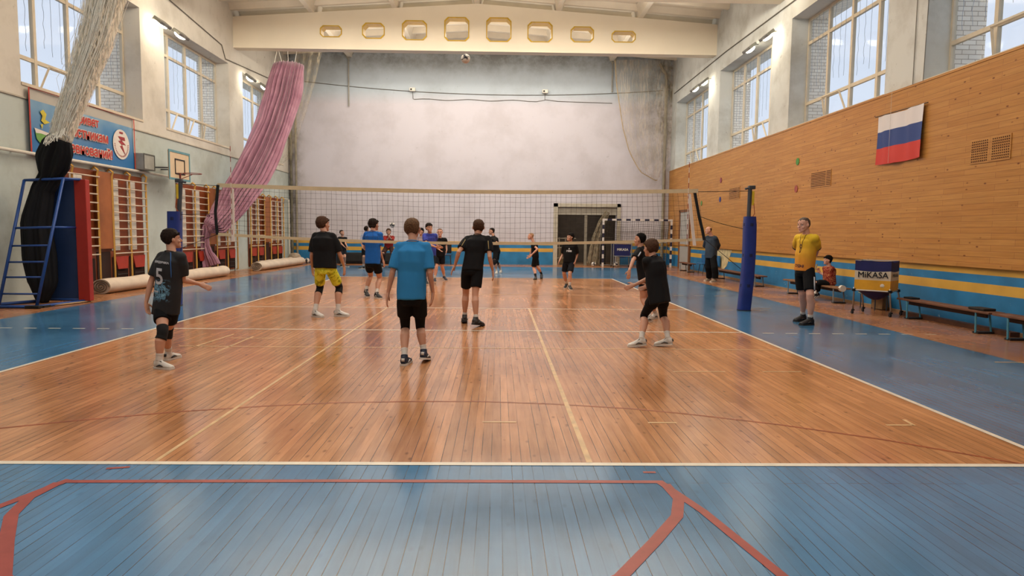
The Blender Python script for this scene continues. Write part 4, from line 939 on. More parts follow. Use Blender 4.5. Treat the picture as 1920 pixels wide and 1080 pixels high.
def band(z0, z1, mi, b, p, q, sag0=0, sag1=0):
    n = 12; rs = []
    lo = [p.lerp(q, i/n)+V((0, 0, z0-sag0*math.sin(PI*i/n))) for i in range(n+1)]; hi = [p.lerp(q, i/n)+V((0, 0, z1-sag1*math.sin(PI*i/n))) for i in range(n+1)]
    b.mi = mi
    vl = [b.bm.verts.new(v) for v in lo]; vh = [b.bm.verts.new(v) for v in hi]
    for i in range(n): b.face((vl[i], vl[i+1], vh[i+1], vh[i]))
order = ['a', 'b', 'c', 'd']
b = B()
for k in range(4):
    p, q = TT[order[k]], TT[order[(k+1) % 4]]
    band(.48, .67, 2, b, p, q, 0, 0); band(.67, .85, 1, b, p, q, 0, .02); band(.85, 1.04, 0, b, p, q, .02, .03)
obj('cloth_basket', b, [M_NVY, M_CW, M_CY], ct)
b = B(); ctr = sum((TT[k] for k in order), V())/4
def bot(u, v):
    p = TT['a'].lerp(TT['b'], u).lerp(TT['d'].lerp(TT['c'], u), v); return V((p.x, p.y, 0.47-.19*math.sin(PI*u)*math.sin(PI*v)))
b.grid(bot, 12, 12); obj('basket_bottom', b, M_NVY, ct, True, label='sagging navy cloth bottom')
for k in order:
    t_ = TT[k]; o_ = Q[k]
    b = B(); b.tube([(t_.x, t_.y, .52), (t_.x, t_.y, .47), (o_.x, o_.y, .07)], .016, 8); lg = obj('leg', b, M_ALU, ct, True)
    b = B(); b.tube([(o_.x-.025, o_.y, .035), (o_.x+.0, o_.y, .035)], .034, 14); b.box((o_.x, o_.y, .075), (.05, .05, .03), bev=.006); obj('caster', b, M_BLK, lg, 40)
    b = B(); b.box((t_.x, t_.y, .47), (.06, .06, .05), bev=.008); obj('corner_joint', b, M_BLK, ct)
b = B()
for k in range(4): p, q = TT[order[k]], TT[order[(k+1) % 4]]; b.tube([p+V((0, 0, .47)), q+V((0, 0, .47))], .014, 8); b.tube([p+V((0, 0, 1.04)), q+V((0, 0, 1.04))], .005, 8)
obj('rail', b, M_ALU, ct)
e = (TT['b']-TT['a']).normalized(); me = place_text(thick(text_mesh('MiKASA', .2), .004, 6), TT['a'].lerp(TT['b'], .52)+V((0, 0, .765))-e.cross(V((0, 0, 1)))*-.012+V((e.y, -e.x, 0))*.012, e, (0, 0, 1), M('cart_lettering', '14131a', .6), .53)
obj('lettering', me, None, ct, label='black lettering reading MiKASA')
e2 = (TT['c']-TT['b']).normalized(); me = place_text(thick(text_mesh('MiKASA', .2), .004, 6), TT['b'].lerp(TT['c'], .5)+V((0, 0, .765))+V((e2.y, -e2.x, 0))*.012, e2, (0, 0, 1), bpy.data.materials['cart_lettering'], .3)
obj('lettering', me, None, ct)
for i, (u, v) in enumerate(((.2, .25), (.78, .2), (.3, .7), (.75, .7), (.5, .45))):
    p = bot(u, v); ball((p.x, p.y, .57), .1, 'white volleyball lying in the yellow and navy ball cart', 'balls in the yellow ball cart', M_VY, i*.8)
# blue cart by the goal
c2 = thing('ball_cart', 'ball cart with a navy blue printed basket standing in front of the goal', 'ball cart', (6.23, 16.9, 0))
b = B(); 
x0c, x1c = 5.84, 6.6
for y, mi in ((16.62, 0), (17.18, 0)): b.grid(lambda u, v, y=y: V((x0c+(x1c-x0c)*u+.04*(1-v)*(1-2*u), y, .5+.52*v-.06*math.sin(PI*u)*(1-v))), 10, 4)
for x in (x0c, x1c): b.grid(lambda u, v, x=x: V((x+(.04 if x < 6 else -.04)*(1-v), 16.62+.56*u, .5+.52*v)), 4, 4)
b.grid(lambda u, v: V((x0c+.04+(x1c-x0c-.08)*u, 16.62+.56*v, .5-.06*math.sin(PI*u))), 8, 4)
obj('cloth_basket', b, M_NVY, c2)
for x in (x0c-.02, x1c+.02):
    for y in (16.6, 17.2):
        b = B(); b.tube([(x, y, 1.1), (x, y, .48), (x+(.0), y, .05)], .022, 8); obj('leg', b, M_ALU, c2)
        b = B(); b.tube([(x-.02, y, .04), (x+.02, y, .04)], .04, 12); obj('caster', b, M_BLK, c2)
b = B(); b.tube([(x0c-.02, 16.6, .5), (x1c+.02, 16.6, .5)], .015); b.tube([(x0c-.02, 16.6, 1.06), (x1c+.02, 16.6, 1.06)], .015); obj('rail', b, M_ALU, c2)
me = place_text(thick(text_mesh('MIKASA', .2), .006, 6), (6.22, 16.6, .79), (1, 0, 0), (0, 0, 1), WHITE, .5); obj('lettering', me, None, c2, label='white lettering reading MIKASA')
# goal
M_GB = M('goal_black', '24233a', .5); M_GN = M('goal_net_cord', '5b5346', .9)
gl_ = thing('handball_goal', 'handball goal with white and dark banded posts and a cord net', 'goal', (6.95, 17.1, 0))
gx0, gx1, gz = 5.42, 8.5, 2.08
def banded(p, q, nseg, name):
    b = B(); p, q = V(p), V(q)
    for k in range(nseg): b.mi = k % 2; a, c = p.lerp(q, k/nseg), p.lerp(q, (k+1)/nseg); e_ = (.04, .04, .04); lo = V([min(a[i], c[i])-(.04 if abs(a[i]-c[i]) < 1e-6 else 0) for i in range(3)]); hi = V([max(a[i], c[i])+(.04 if abs(a[i]-c[i]) < 1e-6 else 0) for i in range(3)]); b.bb(lo, hi)
    obj(name, b, [M_WB, M_GB], gl_)
banded((gx0, 17.1, 0), (gx0, 17.1, gz), 11, 'post'); banded((gx1, 17.1, 0), (gx1, 17.1, gz), 11, 'post'); banded((gx0-.04, 17.1, gz+.04), (gx1+.04, 17.1, gz+.04), 15, 'crossbar')
b = B()
for x in (gx0, gx1): b.tube([(x, 17.12, gz), (x, 17.6, gz-.05), (x, 18.1, .04), (x, 17.12, .03)], .02, 8)
b.tube([(gx0, 18.1, .04), (gx1, 18.1, .04)], .02, 8); obj('rear_frame', b, M_ALU, gl_)
b = B()
def gn(u, v): return V((gx0+(gx1-gx0)*u, 17.5+.58*v, gz*(1-v)+.05+.02*math.sin(u*12)))
for i in range(32): b.tube([(gx0+(gx1-gx0)*i/31, 17.12, gz)]+[gn(i/31, j/6) for j in range(7)], .006, 3, False)
for j in range(21): b.tube([gn(i/15, j/20) for i in range(16)], .006, 3, False)
for x in (gx0, gx1):
    for k in range(8): z = .1+k*.26; b.tube([(x, 17.12, z), (x, 17.5+.58*(1-z/gz), z)], .006, 3, False)
obj('goal_net', b, M_GN, gl_)
# store room contents
b = B(); 
for x in (3.6, 3.9, 4.2): b.tube([(x, YB+.5, 0), (x, YB+.5, 1.3)], .03, 6)
for z in (.3, .8, 1.25): b.tube([(3.5, YB+.5, z), (4.4, YB+.5, z)], .03, 6)
solo('store_rack', b, M('rack_beige', '9c927f', .7), 'pale metal rack seen through the left part of the wide doorway', 'rack', (3.95, YB+.5, 0))
b = blob([(V((5.75, YB-.25, 2.5)), .12, .08), (V((5.5, YB-.3, 2.0)), .16, .1), (V((5.25, YB-.3, 1.2)), .2, .12), (V((5.12, YB-.3, .05)), .3, .14)], 1.2, .3, n=30, k=5)
solo('hanging_goal_netting', b, netting('old_netting', '8b7d66', .55, 40), 'grey brown netting draped beside the goal in the doorway', 'netting', (5.2, YB-.3, 0), True)
b = B(); b.bb((5.5, YB+.9, 0), (5.9, YB+1.2, 1.0), .03); solo('dark_locker', b, M_BLK, 'dark box in the store room behind the goal', 'box', (5.7, YB+1, 0))
b = B(); b.bb((3.55, YB+.7, 0.0), (4.2, YB+1.1, .75), .03); solo('beige_box', b, M('old_carton', '8c7453', .8), 'brown carton low inside the wide doorway', 'box', (3.87, YB+.9, 0))
# ------------------------------------------------------------------ people
M_SKIN = M('skin', 'c08f76', .55, var=.06, scale=5); M_SKIN2 = M('skin_pale', 'cf9c86', .55, var=.06, scale=5)
M_EYE = M('eye_white', 'd8d0c8', .3, var=.02); M_IRIS = M('iris', '2a1d15', .3); M_LIP = M('lips', '9b5a50', .5); 
HAIRC = {'dark': M('hair_dark_brown', '20150f', .75, var=.4, scale=60, spec=.15), 'brown': M('hair_brown', '463022', .75, var=.4, scale=60, spec=.15), 'light': M('hair_light_brown', '5f4530', .75, var=.4, scale=60, spec=.15), 'blond': M('hair_blond', 'a07a58', .55, var=.3, scale=40), 'black': M('hair_black', '110e0d', .85, var=.3, scale=40, spec=.12), 'grey': M('hair_grey_brown', '4a3a30', .6, var=.3, scale=40)}
M_SOCK = M('white_sock', 'c9c2ba', .9, var=.06, scale=30, bump=.3, bscale=120); M_SOCKB = M('black_sock', '17171a', .9)
M_SOLE = M('shoe_sole_white', 'cfc8bf', .6); M_SOLEB = M('shoe_sole_dark', '2a2725', .7); M_SW = M('shoe_white', 'c6c0b8', .5, var=.1, scale=15); M_SB = M('shoe_black', '1b1b1e', .6, var=.2, scale=15); M_SN = M('shoe_navy', '232b3d', .6, var=.25, scale=20); M_SG = M('shoe_grey', '3d3c3c', .6, var=.4, scale=30); M_ST = M('shoe_tan', '9c8a74', .7)
M_PADK = M('knee_pad_black', '0c0c0e', .85)
def cloth(name, col, **k): return M(name, col, .85, var=k.pop('var', .1), scale=k.pop('scale', 3), spec=.2, **k)
C_BLK = cloth('black_shirt_cloth', '141416'); C_BLK2 = cloth('black_shorts_cloth', '0c0c0e'); C_NAV = cloth('navy_shorts_cloth', '14171f')
C_BLUE = cloth('bright_blue_shirt', '2f7db5', var=.08); C_BLUE2 = cloth('royal_blue_shirt', '1d5ba8', var=.12, scale=8); C_PUR = cloth('violet_blue_shirt', '3b469c', var=.2, scale=5); C_RED = cloth('red_shirt', '8e2723'); C_BRN = cloth('brown_trousers', '3c2622'); C_JKT = cloth('grey_blue_jacket', '39434f', var=.15)
def pattern_cloth(name, stops, scale, kind='noise', dist=1.5, sz=(1, 1, 1)):
    m, t, b = nt(name); tc = N(t, 'ShaderNodeTexCoord'); mp = N(t, 'ShaderNodeMapping'); mp.inputs['Scale'].default_value = sz; L(t, tc.outputs['Object'], mp.inputs[0])
    if kind == 'noise': n = N(t, 'ShaderNodeTexNoise', i_Scale=scale, i_Detail=3.); n.inputs['Distortion'].default_value = dist
    else: n = N(t, 'ShaderNodeTexWave', i_Scale=scale); n.inputs['Distortion'].default_value = dist
    if kind == 'wavez': n.bands_direction = 'Z'
    L(t, mp.outputs[0], n.inputs['Vector']); r = ramp(t, stops); L(t, n.outputs[0], r.inputs[0]); L(t, r.outputs[0], b.inputs['Base Color']); b.inputs['Roughness'].default_value = .85; b.inputs['Specular IOR Level'].default_value = .2; return m
C_YEL = pattern_cloth('lime_yellow_shorts', [(.38, srgb('98981e')), (.46, srgb('d0d034')), (.6, srgb('e2e04c'))], 9)
C_STR = pattern_cloth('blue_white_stripe', [(.4, srgb('5b74a8')), (.5, srgb('cfcfd6'))], 9, 'wavez', .3)
C_STR2 = pattern_cloth('pink_grey_stripe', [(.4, srgb('6d5a66')), (.5, srgb('c5b9bd'))], 8, 'wavez', .3)
C_PLD = pattern_cloth('red_plaid', [(.35, srgb('5b1e1a')), (.5, srgb('8d3428')), (.62, srgb('b0764f'))], 12, 'noise', 2.5)
# jersey with a blue flame print low on the back
m, t, b_ = nt('printed_black_jersey'); tc = N(t, 'ShaderNodeTexCoord'); sp = N(t, 'ShaderNodeSeparateXYZ'); L(t, tc.outputs['Object'], sp.inputs[0])
n = N(t, 'ShaderNodeTexNoise', i_Scale=6., i_Detail=2.); n.inputs['Distortion'].default_value = 2.2; L(t, tc.outputs['Object'], n.inputs['Vector'])
r1 = ramp(t, [(.47, (0, 0, 0, 1)), (.53, (1, 1, 1, 1)), (.58, (.1, .1, .1, 1)), (.63, (.9, .9, .9, 1))]); L(t, n.outputs[0], r1.inputs[0])
def win(t, s, a, c, soft):
    x = N(t, 'ShaderNodeMapRange'); L(t, s, x.inputs[0]); x.inputs[1].default_value = a-soft; x.inputs[2].default_value = a
    y = N(t, 'ShaderNodeMapRange'); L(t, s, y.inputs[0]); y.inputs[1].default_value = c+soft; y.inputs[2].default_value = c
    mu = N(t, 'ShaderNodeMath', operation='MULTIPLY'); L(t, x.outputs[0], mu.inputs[0]); L(t, y.outputs[0], mu.inputs[1]); return mu.outputs[0]
mu = N(t, 'ShaderNodeMath', operation='MULTIPLY'); L(t, win(t, sp.outputs['Z'], .76, .90, .06), mu.inputs[0]); L(t, win(t, sp.outputs['X'], -.2, .1, .05), mu.inputs[1])
mu2 = N(t, 'ShaderNodeMath', operation='MULTIPLY'); L(t, mu.outputs[0], mu2.inputs[0]); L(t, r1.outputs[0], mu2.inputs[1])
cc = mix(t, n.outputs[0], srgb('1d5f9a'), srgb('8cc4d8')); L(t, mix(t, mu2.outputs[0], srgb('121317'), cc), b_.inputs['Base Color']); b_.inputs['Roughness'].default_value = .8
C_JER = m
m, t, b_ = nt('yellow_orange_shirt'); tc = N(t, 'ShaderNodeTexCoord'); sp = N(t, 'ShaderNodeSeparateXYZ'); L(t, tc.outputs['Object'], sp.inputs[0]); mr = N(t, 'ShaderNodeMapRange'); L(t, sp.outputs['Z'], mr.inputs[0]); mr.inputs[1].default_value = .95; mr.inputs[2].default_value = 1.5
L(t, mix(t, mr.outputs[0], srgb('cf7f24'), srgb('d8b31c')), b_.inputs['Base Color']); b_.inputs['Roughness'].default_value = .8; C_COA = m
POSES = {
 'p1': {"H":1.48,"F":22,"HF":52,"hp":5,"head":[-2.92,-5.69,1.39],"neck":[-2.91,-5.73,1.25],"pel":[-2.97,-5.75,0.65],"sh":[[-3.049,-5.674,1.186],[-2.771,-5.786,1.186]],"hip":[[-3.041,-5.721,0.65],[-2.899,-5.779,0.65]],"el":[[-3.137,-5.743,0.919],[-2.8,-5.716,0.939]],"wr":[[-3.176,-5.787,0.693],[-2.704,-5.525,0.88]],"tip":[[-3.151,-5.792,0.547],[-2.579,-5.477,0.817]],"kn":[[-2.922,-5.956,0.4],[-3.031,-5.628,0.351]],"an":[[-2.94,-6.0,0.07],[-3.08,-5.5,0.07]],"toe":[[0.958,-0.287,0.0],[0.268,0.964,0.0]]},
 'p2': {"H":1.789,"F":12,"HF":38,"hp":5,"head":[-2.37,-1.35,1.61],"neck":[-2.34,-1.4,1.47],"pel":[-2.32,-1.46,0.85],"sh":[[-2.51,-1.364,1.393],[-2.17,-1.436,1.393]],"hip":[[-2.411,-1.441,0.85],[-2.229,-1.479,0.85]],"el":[[-2.564,-1.39,1.074],[-2.069,-1.423,1.089]],"wr":[[-2.598,-1.244,0.852],[-2.034,-1.263,0.877]],"tip":[[-2.583,-1.252,0.674],[-2.018,-1.271,0.699]],"kn":[[-2.477,-1.203,0.489],[-2.129,-1.233,0.504]],"an":[[-2.48,-1.5,0.1],[-2.1,-1.41,0.1]],"toe":[[0.785,-0.62,0.0],[0.96,-0.28,0.0]]},
 'p3': {"H":1.859,"F":15,"HF":35,"hp":5,"head":[-2.14,2.2,1.64],"neck":[-2.14,2.14,1.49],"pel":[-2.14,2.05,0.79],"sh":[[-2.321,2.189,1.41],[-1.959,2.091,1.41]],"hip":[[-2.233,2.075,0.79],[-2.047,2.025,0.79]],"el":[[-2.361,2.278,1.1],[-1.997,2.076,1.084]],"wr":[[-2.455,2.507,1.23],[-1.938,2.215,0.85]],"tip":[[-2.419,2.516,1.412],[-1.894,2.213,0.67]],"kn":[[-2.256,2.408,0.481],[-2.008,2.184,0.424]],"an":[[-2.33,2.23,0.14],[-2.02,1.88,0.11]],"toe":[[0.401,-0.916,0.0],[0.579,-0.816,0.0]]},
 'p4': {"H":1.663,"F":0,"HF":5,"hp":0,"head":[-0.28,-5.56,1.53],"neck":[-0.27,-5.61,1.39],"pel":[-0.28,-5.65,0.77],"sh":[[-0.431,-5.61,1.319],[-0.109,-5.61,1.319]],"hip":[[-0.366,-5.65,0.77],[-0.194,-5.65,0.77]],"el":[[-0.49,-5.669,1.04],[-0.071,-5.677,1.038]],"wr":[[-0.548,-5.627,0.801],[-0.044,-5.585,0.807]],"tip":[[-0.57,-5.648,0.637],[-0.061,-5.604,0.643]],"kn":[[-0.375,-5.473,0.403],[-0.203,-5.468,0.404]],"an":[[-0.35,-5.71,0.1],[-0.15,-5.58,0.13]],"toe":[[0.139,0.99,0.0],[0.139,0.99,0.0]]},
 'p5': {"H":1.751,"F":5,"HF":-5,"hp":0,"head":[0.37,-2.25,1.58],"neck":[0.36,-2.3,1.45],"pel":[0.28,-2.41,0.9],"sh":[[0.184,-2.285,1.375],[0.536,-2.315,1.375]],"hip":[[0.189,-2.402,0.9],[0.371,-2.418,0.9]],"el":[[0.065,-2.488,1.178],[0.558,-2.46,1.106]],"wr":[[-0.002,-2.36,0.959],[0.61,-2.334,0.881]],"tip":[[-0.084,-2.375,0.805],[0.624,-2.346,0.707]],"kn":[[0.17,-2.231,0.508],[0.333,-2.509,0.526]],"an":[[0.15,-2.19,0.12],[0.35,-2.62,0.13]],"toe":[[-0.087,0.996,0.0],[0.574,0.819,0.0]]},
 'p6': {"H":1.579,"F":-45,"HF":-28,"hp":0,"head":[2.74,-4.23,1.31],"neck":[2.76,-4.27,1.2],"pel":[2.83,-4.4,0.68],"sh":[[2.647,-4.383,1.132],[2.873,-4.157,1.132]],"hip":[[2.772,-4.458,0.68],[2.888,-4.342,0.68]],"el":[[2.755,-4.243,0.919],[2.932,-4.081,0.873]],"wr":[[2.541,-4.208,0.814],[2.796,-3.912,0.778]],"tip":[[2.396,-4.185,0.755],[2.655,-3.887,0.713]],"kn":[[2.684,-4.2,0.408],[2.966,-4.09,0.396]],"an":[[2.6,-4.43,0.11],[2.97,-4.37,0.11]],"toe":[[-1.0,0.0,0.0],[-0.923,0.385,0.0]]},
 'p7': {"H":1.586,"F":-70,"HF":-55,"hp":0,"head":[3.16,-1.54,1.4],"neck":[3.17,-1.55,1.27],"pel":[3.25,-1.6,0.74],"sh":[[3.115,-1.7,1.202],[3.225,-1.4,1.202]],"hip":[[3.222,-1.677,0.74],[3.278,-1.523,0.74]],"el":[[2.978,-1.89,1.053],[3.395,-1.288,1.013]],"wr":[[2.889,-2.038,0.889],[3.365,-1.192,0.798]],"tip":[[2.871,-2.044,0.732],[3.318,-1.192,0.646]],"kn":[[3.217,-1.62,0.376],[3.344,-1.555,0.352]],"an":[[3.29,-1.82,0.07],[3.5,-1.37,0.07]],"toe":[[-0.86,-0.51,0.0],[-0.676,-0.737,0.0]]},
 'p15': {"H":1.52,"F":195,"HF":240,"hp":12,"head":[2.62,4.79,1.39],"neck":[2.62,4.83,1.23],"pel":[2.61,4.86,0.73],"sh":[[2.472,4.87,1.165],[2.768,4.79,1.165]],"hip":[[2.534,4.88,0.73],[2.686,4.84,0.73]],"el":[[2.449,4.979,0.923],[2.823,4.902,0.929]],"wr":[[2.352,4.842,0.769],[2.762,4.779,0.747]],"tip":[[2.293,4.841,0.629],[2.731,4.775,0.598]],"kn":[[2.482,4.936,0.42],[2.61,4.639,0.425]],"an":[[2.57,5.11,0.12],[2.61,4.61,0.11]],"toe":[[-0.342,-0.94,0.0],[0.174,-0.985,0.0]]},
 'p14': {"H":1.54,"F":-80,"HF":-90,"hp":0,"head":[1.75,8.71,1.38],"neck":[1.84,8.7,1.18],"pel":[1.91,8.68,0.73],"sh":[[1.813,8.547,1.114],[1.867,8.853,1.114]],"hip":[[1.896,8.601,0.73],[1.924,8.759,0.73]],"el":[[1.959,8.364,0.979],[1.805,9.066,0.96]],"wr":[[1.781,8.368,0.806],[1.74,9.122,0.746]],"tip":[[1.678,8.368,0.692],[1.645,9.122,0.625]],"kn":[[1.852,8.632,0.365],[1.968,8.7,0.397]],"an":[[1.91,8.43,0.07],[2.13,8.93,0.17]],"toe":[[-0.246,-0.969,0.0],[-0.067,-0.998,0.0]]},
 'p13': {"H":1.737,"F":-75,"HF":-95,"hp":-5,"head":[0.45,11.56,1.53],"neck":[0.51,11.54,1.36],"pel":[0.64,11.52,0.79],"sh":[[0.465,11.371,1.285],[0.555,11.709,1.285]],"hip":[[0.617,11.433,0.79],[0.663,11.607,0.79]],"el":[[0.663,11.223,1.108],[0.532,11.945,1.095]],"wr":[[0.462,11.064,1.061],[0.351,12.131,1.07]],"tip":[[0.289,11.061,1.045],[0.177,12.128,1.069]],"kn":[[0.562,11.211,0.431],[0.638,11.552,0.417]],"an":[[0.64,11.27,0.06],[0.8,11.77,0.11]],"toe":[[-0.066,-0.998,0.0],[-0.126,-0.992,0.0]]},
 'p12': {"H":1.61,"F":180,"HF":180,"hp":0,"head":[-1.07,7.2,1.48],"neck":[-1.07,7.24,1.32],"pel":[-1.09,7.28,0.78],"sh":[[-1.233,7.24,1.251],[-0.907,7.24,1.251]],"hip":[[-1.174,7.28,0.78],[-1.006,7.28,0.78]],"el":[[-1.208,7.007,1.094],[-0.909,7.47,1.088]],"wr":[[-1.081,6.832,0.988],[-0.869,7.278,0.946]],"tip":[[-0.952,6.84,0.891],[-0.895,7.271,0.787]],"kn":[[-1.167,7.092,0.434],[-1.01,7.322,0.44]],"an":[[-1.21,7.03,0.09],[-0.96,7.53,0.13]],"toe":[[0.174,-0.985,0.0],[0.5,-0.866,0.0]]},
 'p11': {"H":1.73,"F":160,"HF":150,"hp":5,"head":[-1.27,6.02,1.61],"neck":[-1.25,6.07,1.45],"pel":[-1.26,6.1,0.82],"sh":[[-1.414,6.01,1.376],[-1.086,6.13,1.376]],"hip":[[-1.345,6.069,0.82],[-1.175,6.131,0.82]],"el":[[-1.321,5.819,1.16],[-1.159,6.322,1.153]],"wr":[[-1.068,5.84,1.072],[-1.072,6.558,1.088]],"tip":[[-0.903,5.853,1.024],[-0.908,6.57,1.034]],"kn":[[-1.345,5.895,0.479],[-1.176,5.871,0.482]],"an":[[-1.38,6.1,0.13],[-1.23,6.1,0.15]],"toe":[[0.342,-0.94,0.0],[0.342,-0.94,0.0]]},
 'p10': {"H":1.76,"F":180,"HF":170,"hp":15,"head":[-3.77,14.36,1.48],"neck":[-3.77,14.41,1.32],"pel":[-3.79,14.5,0.84],"sh":[[-3.948,14.41,1.244],[-3.592,14.41,1.244]],"hip":[[-3.882,14.5,0.84],[-3.698,14.5,0.84]],"el":[[-3.868,14.148,1.102],[-3.575,14.126,1.127]],"wr":[[-3.719,13.961,1.213],[-3.634,13.892,1.236]],"tip":[[-3.659,13.972,1.378],[-3.688,13.885,1.403]],"kn":[[-3.943,14.13,0.628],[-3.579,14.143,0.631]],"an":[[-4.08,14.5,0.18],[-3.57,14.5,0.18]],"toe":[[-0.342,-0.94,0.0],[0.342,-0.94,0.0]]},
 'p9': {"H":1.69,"F":170,"HF":20,"hp":0,"head":[-4.48,13.42,1.57],"neck":[-4.49,13.47,1.38],"pel":[-4.51,13.5,0.81],"sh":[[-4.658,13.44,1.307],[-4.322,13.5,1.307]],"hip":[[-4.597,13.485,0.81],[-4.423,13.515,0.81]],"el":[[-4.656,13.366,1.021],[-4.343,13.42,1.023]],"wr":[[-4.594,13.202,0.837],[-4.329,13.226,0.86]],"tip":[[-4.478,13.222,0.716],[-4.402,13.208,0.709]],"kn":[[-4.575,13.303,0.501],[-4.375,13.24,0.505]],"an":[[-4.64,13.5,0.16],[-4.45,13.5,0.16]],"toe":[[-1.0,0.0,0.0],[1.0,0.0,0.0]]},
 'p8': {"H":1.54,"F":150,"HF":110,"hp":5,"head":[-5.79,14.93,1.42],"neck":[-5.78,14.97,1.25],"pel":[-5.79,15.0,0.7],"sh":[[-5.915,14.892,1.184],[-5.645,15.048,1.184]],"hip":[[-5.859,14.96,0.7],[-5.721,15.04,0.7]],"el":[[-5.789,14.797,0.965],[-5.64,14.863,0.987]],"wr":[[-5.634,14.684,0.837],[-5.533,14.724,0.837]],"tip":[[-5.529,14.705,0.726],[-5.467,14.735,0.698]],"kn":[[-5.766,14.765,0.393],[-5.653,14.801,0.415]],"an":[[-5.82,15.0,0.12],[-5.69,15.0,0.14]],"toe":[[1.0,0.0,0.0],[1.0,0.0,0.0]]},
 'p9b': {"H":1.63,"F":190,"HF":200,"hp":5,"head":[-1.95,9.92,1.5],"neck":[-1.95,9.97,1.34],"pel":[-1.96,10.0,0.83],"sh":[[-2.112,9.999,1.27],[-1.788,9.941,1.27]],"hip":[[-2.043,10.015,0.83],[-1.877,9.985,0.83]],"el":[[-2.117,10.21,1.079],[-1.852,10.146,1.082]],"wr":[[-2.083,10.073,0.879],[-1.874,10.006,0.883]],"tip":[[-2.031,10.074,0.725],[-1.924,9.996,0.728]],"kn":[[-2.028,9.913,0.464],[-1.882,9.917,0.465]],"an":[[-2.04,10.0,0.09],[-1.89,10.0,0.09]],"toe":[[0.0,-1.0,0.0],[0.0,-1.0,0.0]]},
 'p17': {"H":1.83,"F":-110,"HF":-115,"hp":-5,"head":[5.87,-1.87,1.68],"neck":[5.94,-1.85,1.52],"pel":[5.94,-1.83,0.91],"sh":[[5.871,-1.661,1.441],[6.009,-2.039,1.441]],"hip":[[5.907,-1.741,0.91],[5.973,-1.919,0.91]],"el":[[5.97,-1.431,1.242],[6.134,-1.828,1.235]],"wr":[[6.172,-1.382,1.062],[6.189,-1.608,1.081]],"tip":[[6.3,-1.447,0.949],[6.071,-1.558,0.95]],"kn":[[5.961,-1.736,0.493],[5.924,-2.115,0.51]],"an":[[6.05,-1.59,0.1],[5.95,-2.08,0.11]],"toe":[[-0.877,-0.481,0.0],[-0.926,-0.379,0.0]]},
 'p16': {"H":1.77,"F":-115,"HF":-105,"hp":0,"head":[7.36,8.08,1.63],"neck":[7.47,8.11,1.45],"pel":[7.48,8.12,0.83],"sh":[[7.388,8.286,1.374],[7.552,7.934,1.374]],"hip":[[7.441,8.203,0.83],[7.519,8.037,0.83]],"el":[[7.376,8.48,1.132],[7.709,8.094,1.16]],"wr":[[7.592,8.488,0.979],[7.72,8.293,0.985]],"tip":[[7.732,8.44,0.881],[7.625,8.32,0.839]],"kn":[[7.428,8.182,0.439],[7.526,7.845,0.441]],"an":[[7.52,8.37,0.08],[7.55,7.87,0.08]],"toe":[[-0.866,-0.5,0.0],[-0.866,-0.5,0.0]]},
 'p18': {"H":1.45,"F":-100,"HF":-85,"hp":0,"head":[8.32,2.19,0.94],"neck":[8.35,2.19,0.8],"pel":[8.4,2.2,0.39],"sh":[[8.325,2.334,0.738],[8.375,2.046,0.738]],"hip":[[8.387,2.274,0.39],[8.413,2.126,0.39]],"el":[[8.345,2.176,0.54],[8.362,2.239,0.573]],"wr":[[8.233,2.34,0.628],[8.257,2.419,0.636]],"tip":[[8.171,2.376,0.755],[8.191,2.457,0.759]],"kn":[[8.118,2.341,0.389],[8.107,2.212,0.411]],"an":[[8.04,2.1,0.16],[8.22,2.4,0.15]],"toe":[[-0.985,-0.174,0.0],[-0.985,-0.174,0.0]]},
}
def frame_of(yaw, pitch=0):
    a = math.radians(yaw); p = math.radians(pitch); f = V((math.sin(a)*math.cos(p), math.cos(a)*math.cos(p), math.sin(p))); r = V((math.cos(a), -math.sin(a), 0)); return r, f, r.cross(f)
HEADS = [(-.50, .07, .34, .20), (-.47, .13, .385, .10), (-.40, .20, .395, -.04), (-.28, .265, .385, -.24), (-.15, .30, .375, -.35), (0, .325, .37, -.42), (.15, .34, .385, -.455), (.27, .33, .36, -.455), (.38, .28, .27, -.39), (.455, .18, .14, -.26), (.495, .06, .0, -.1)]
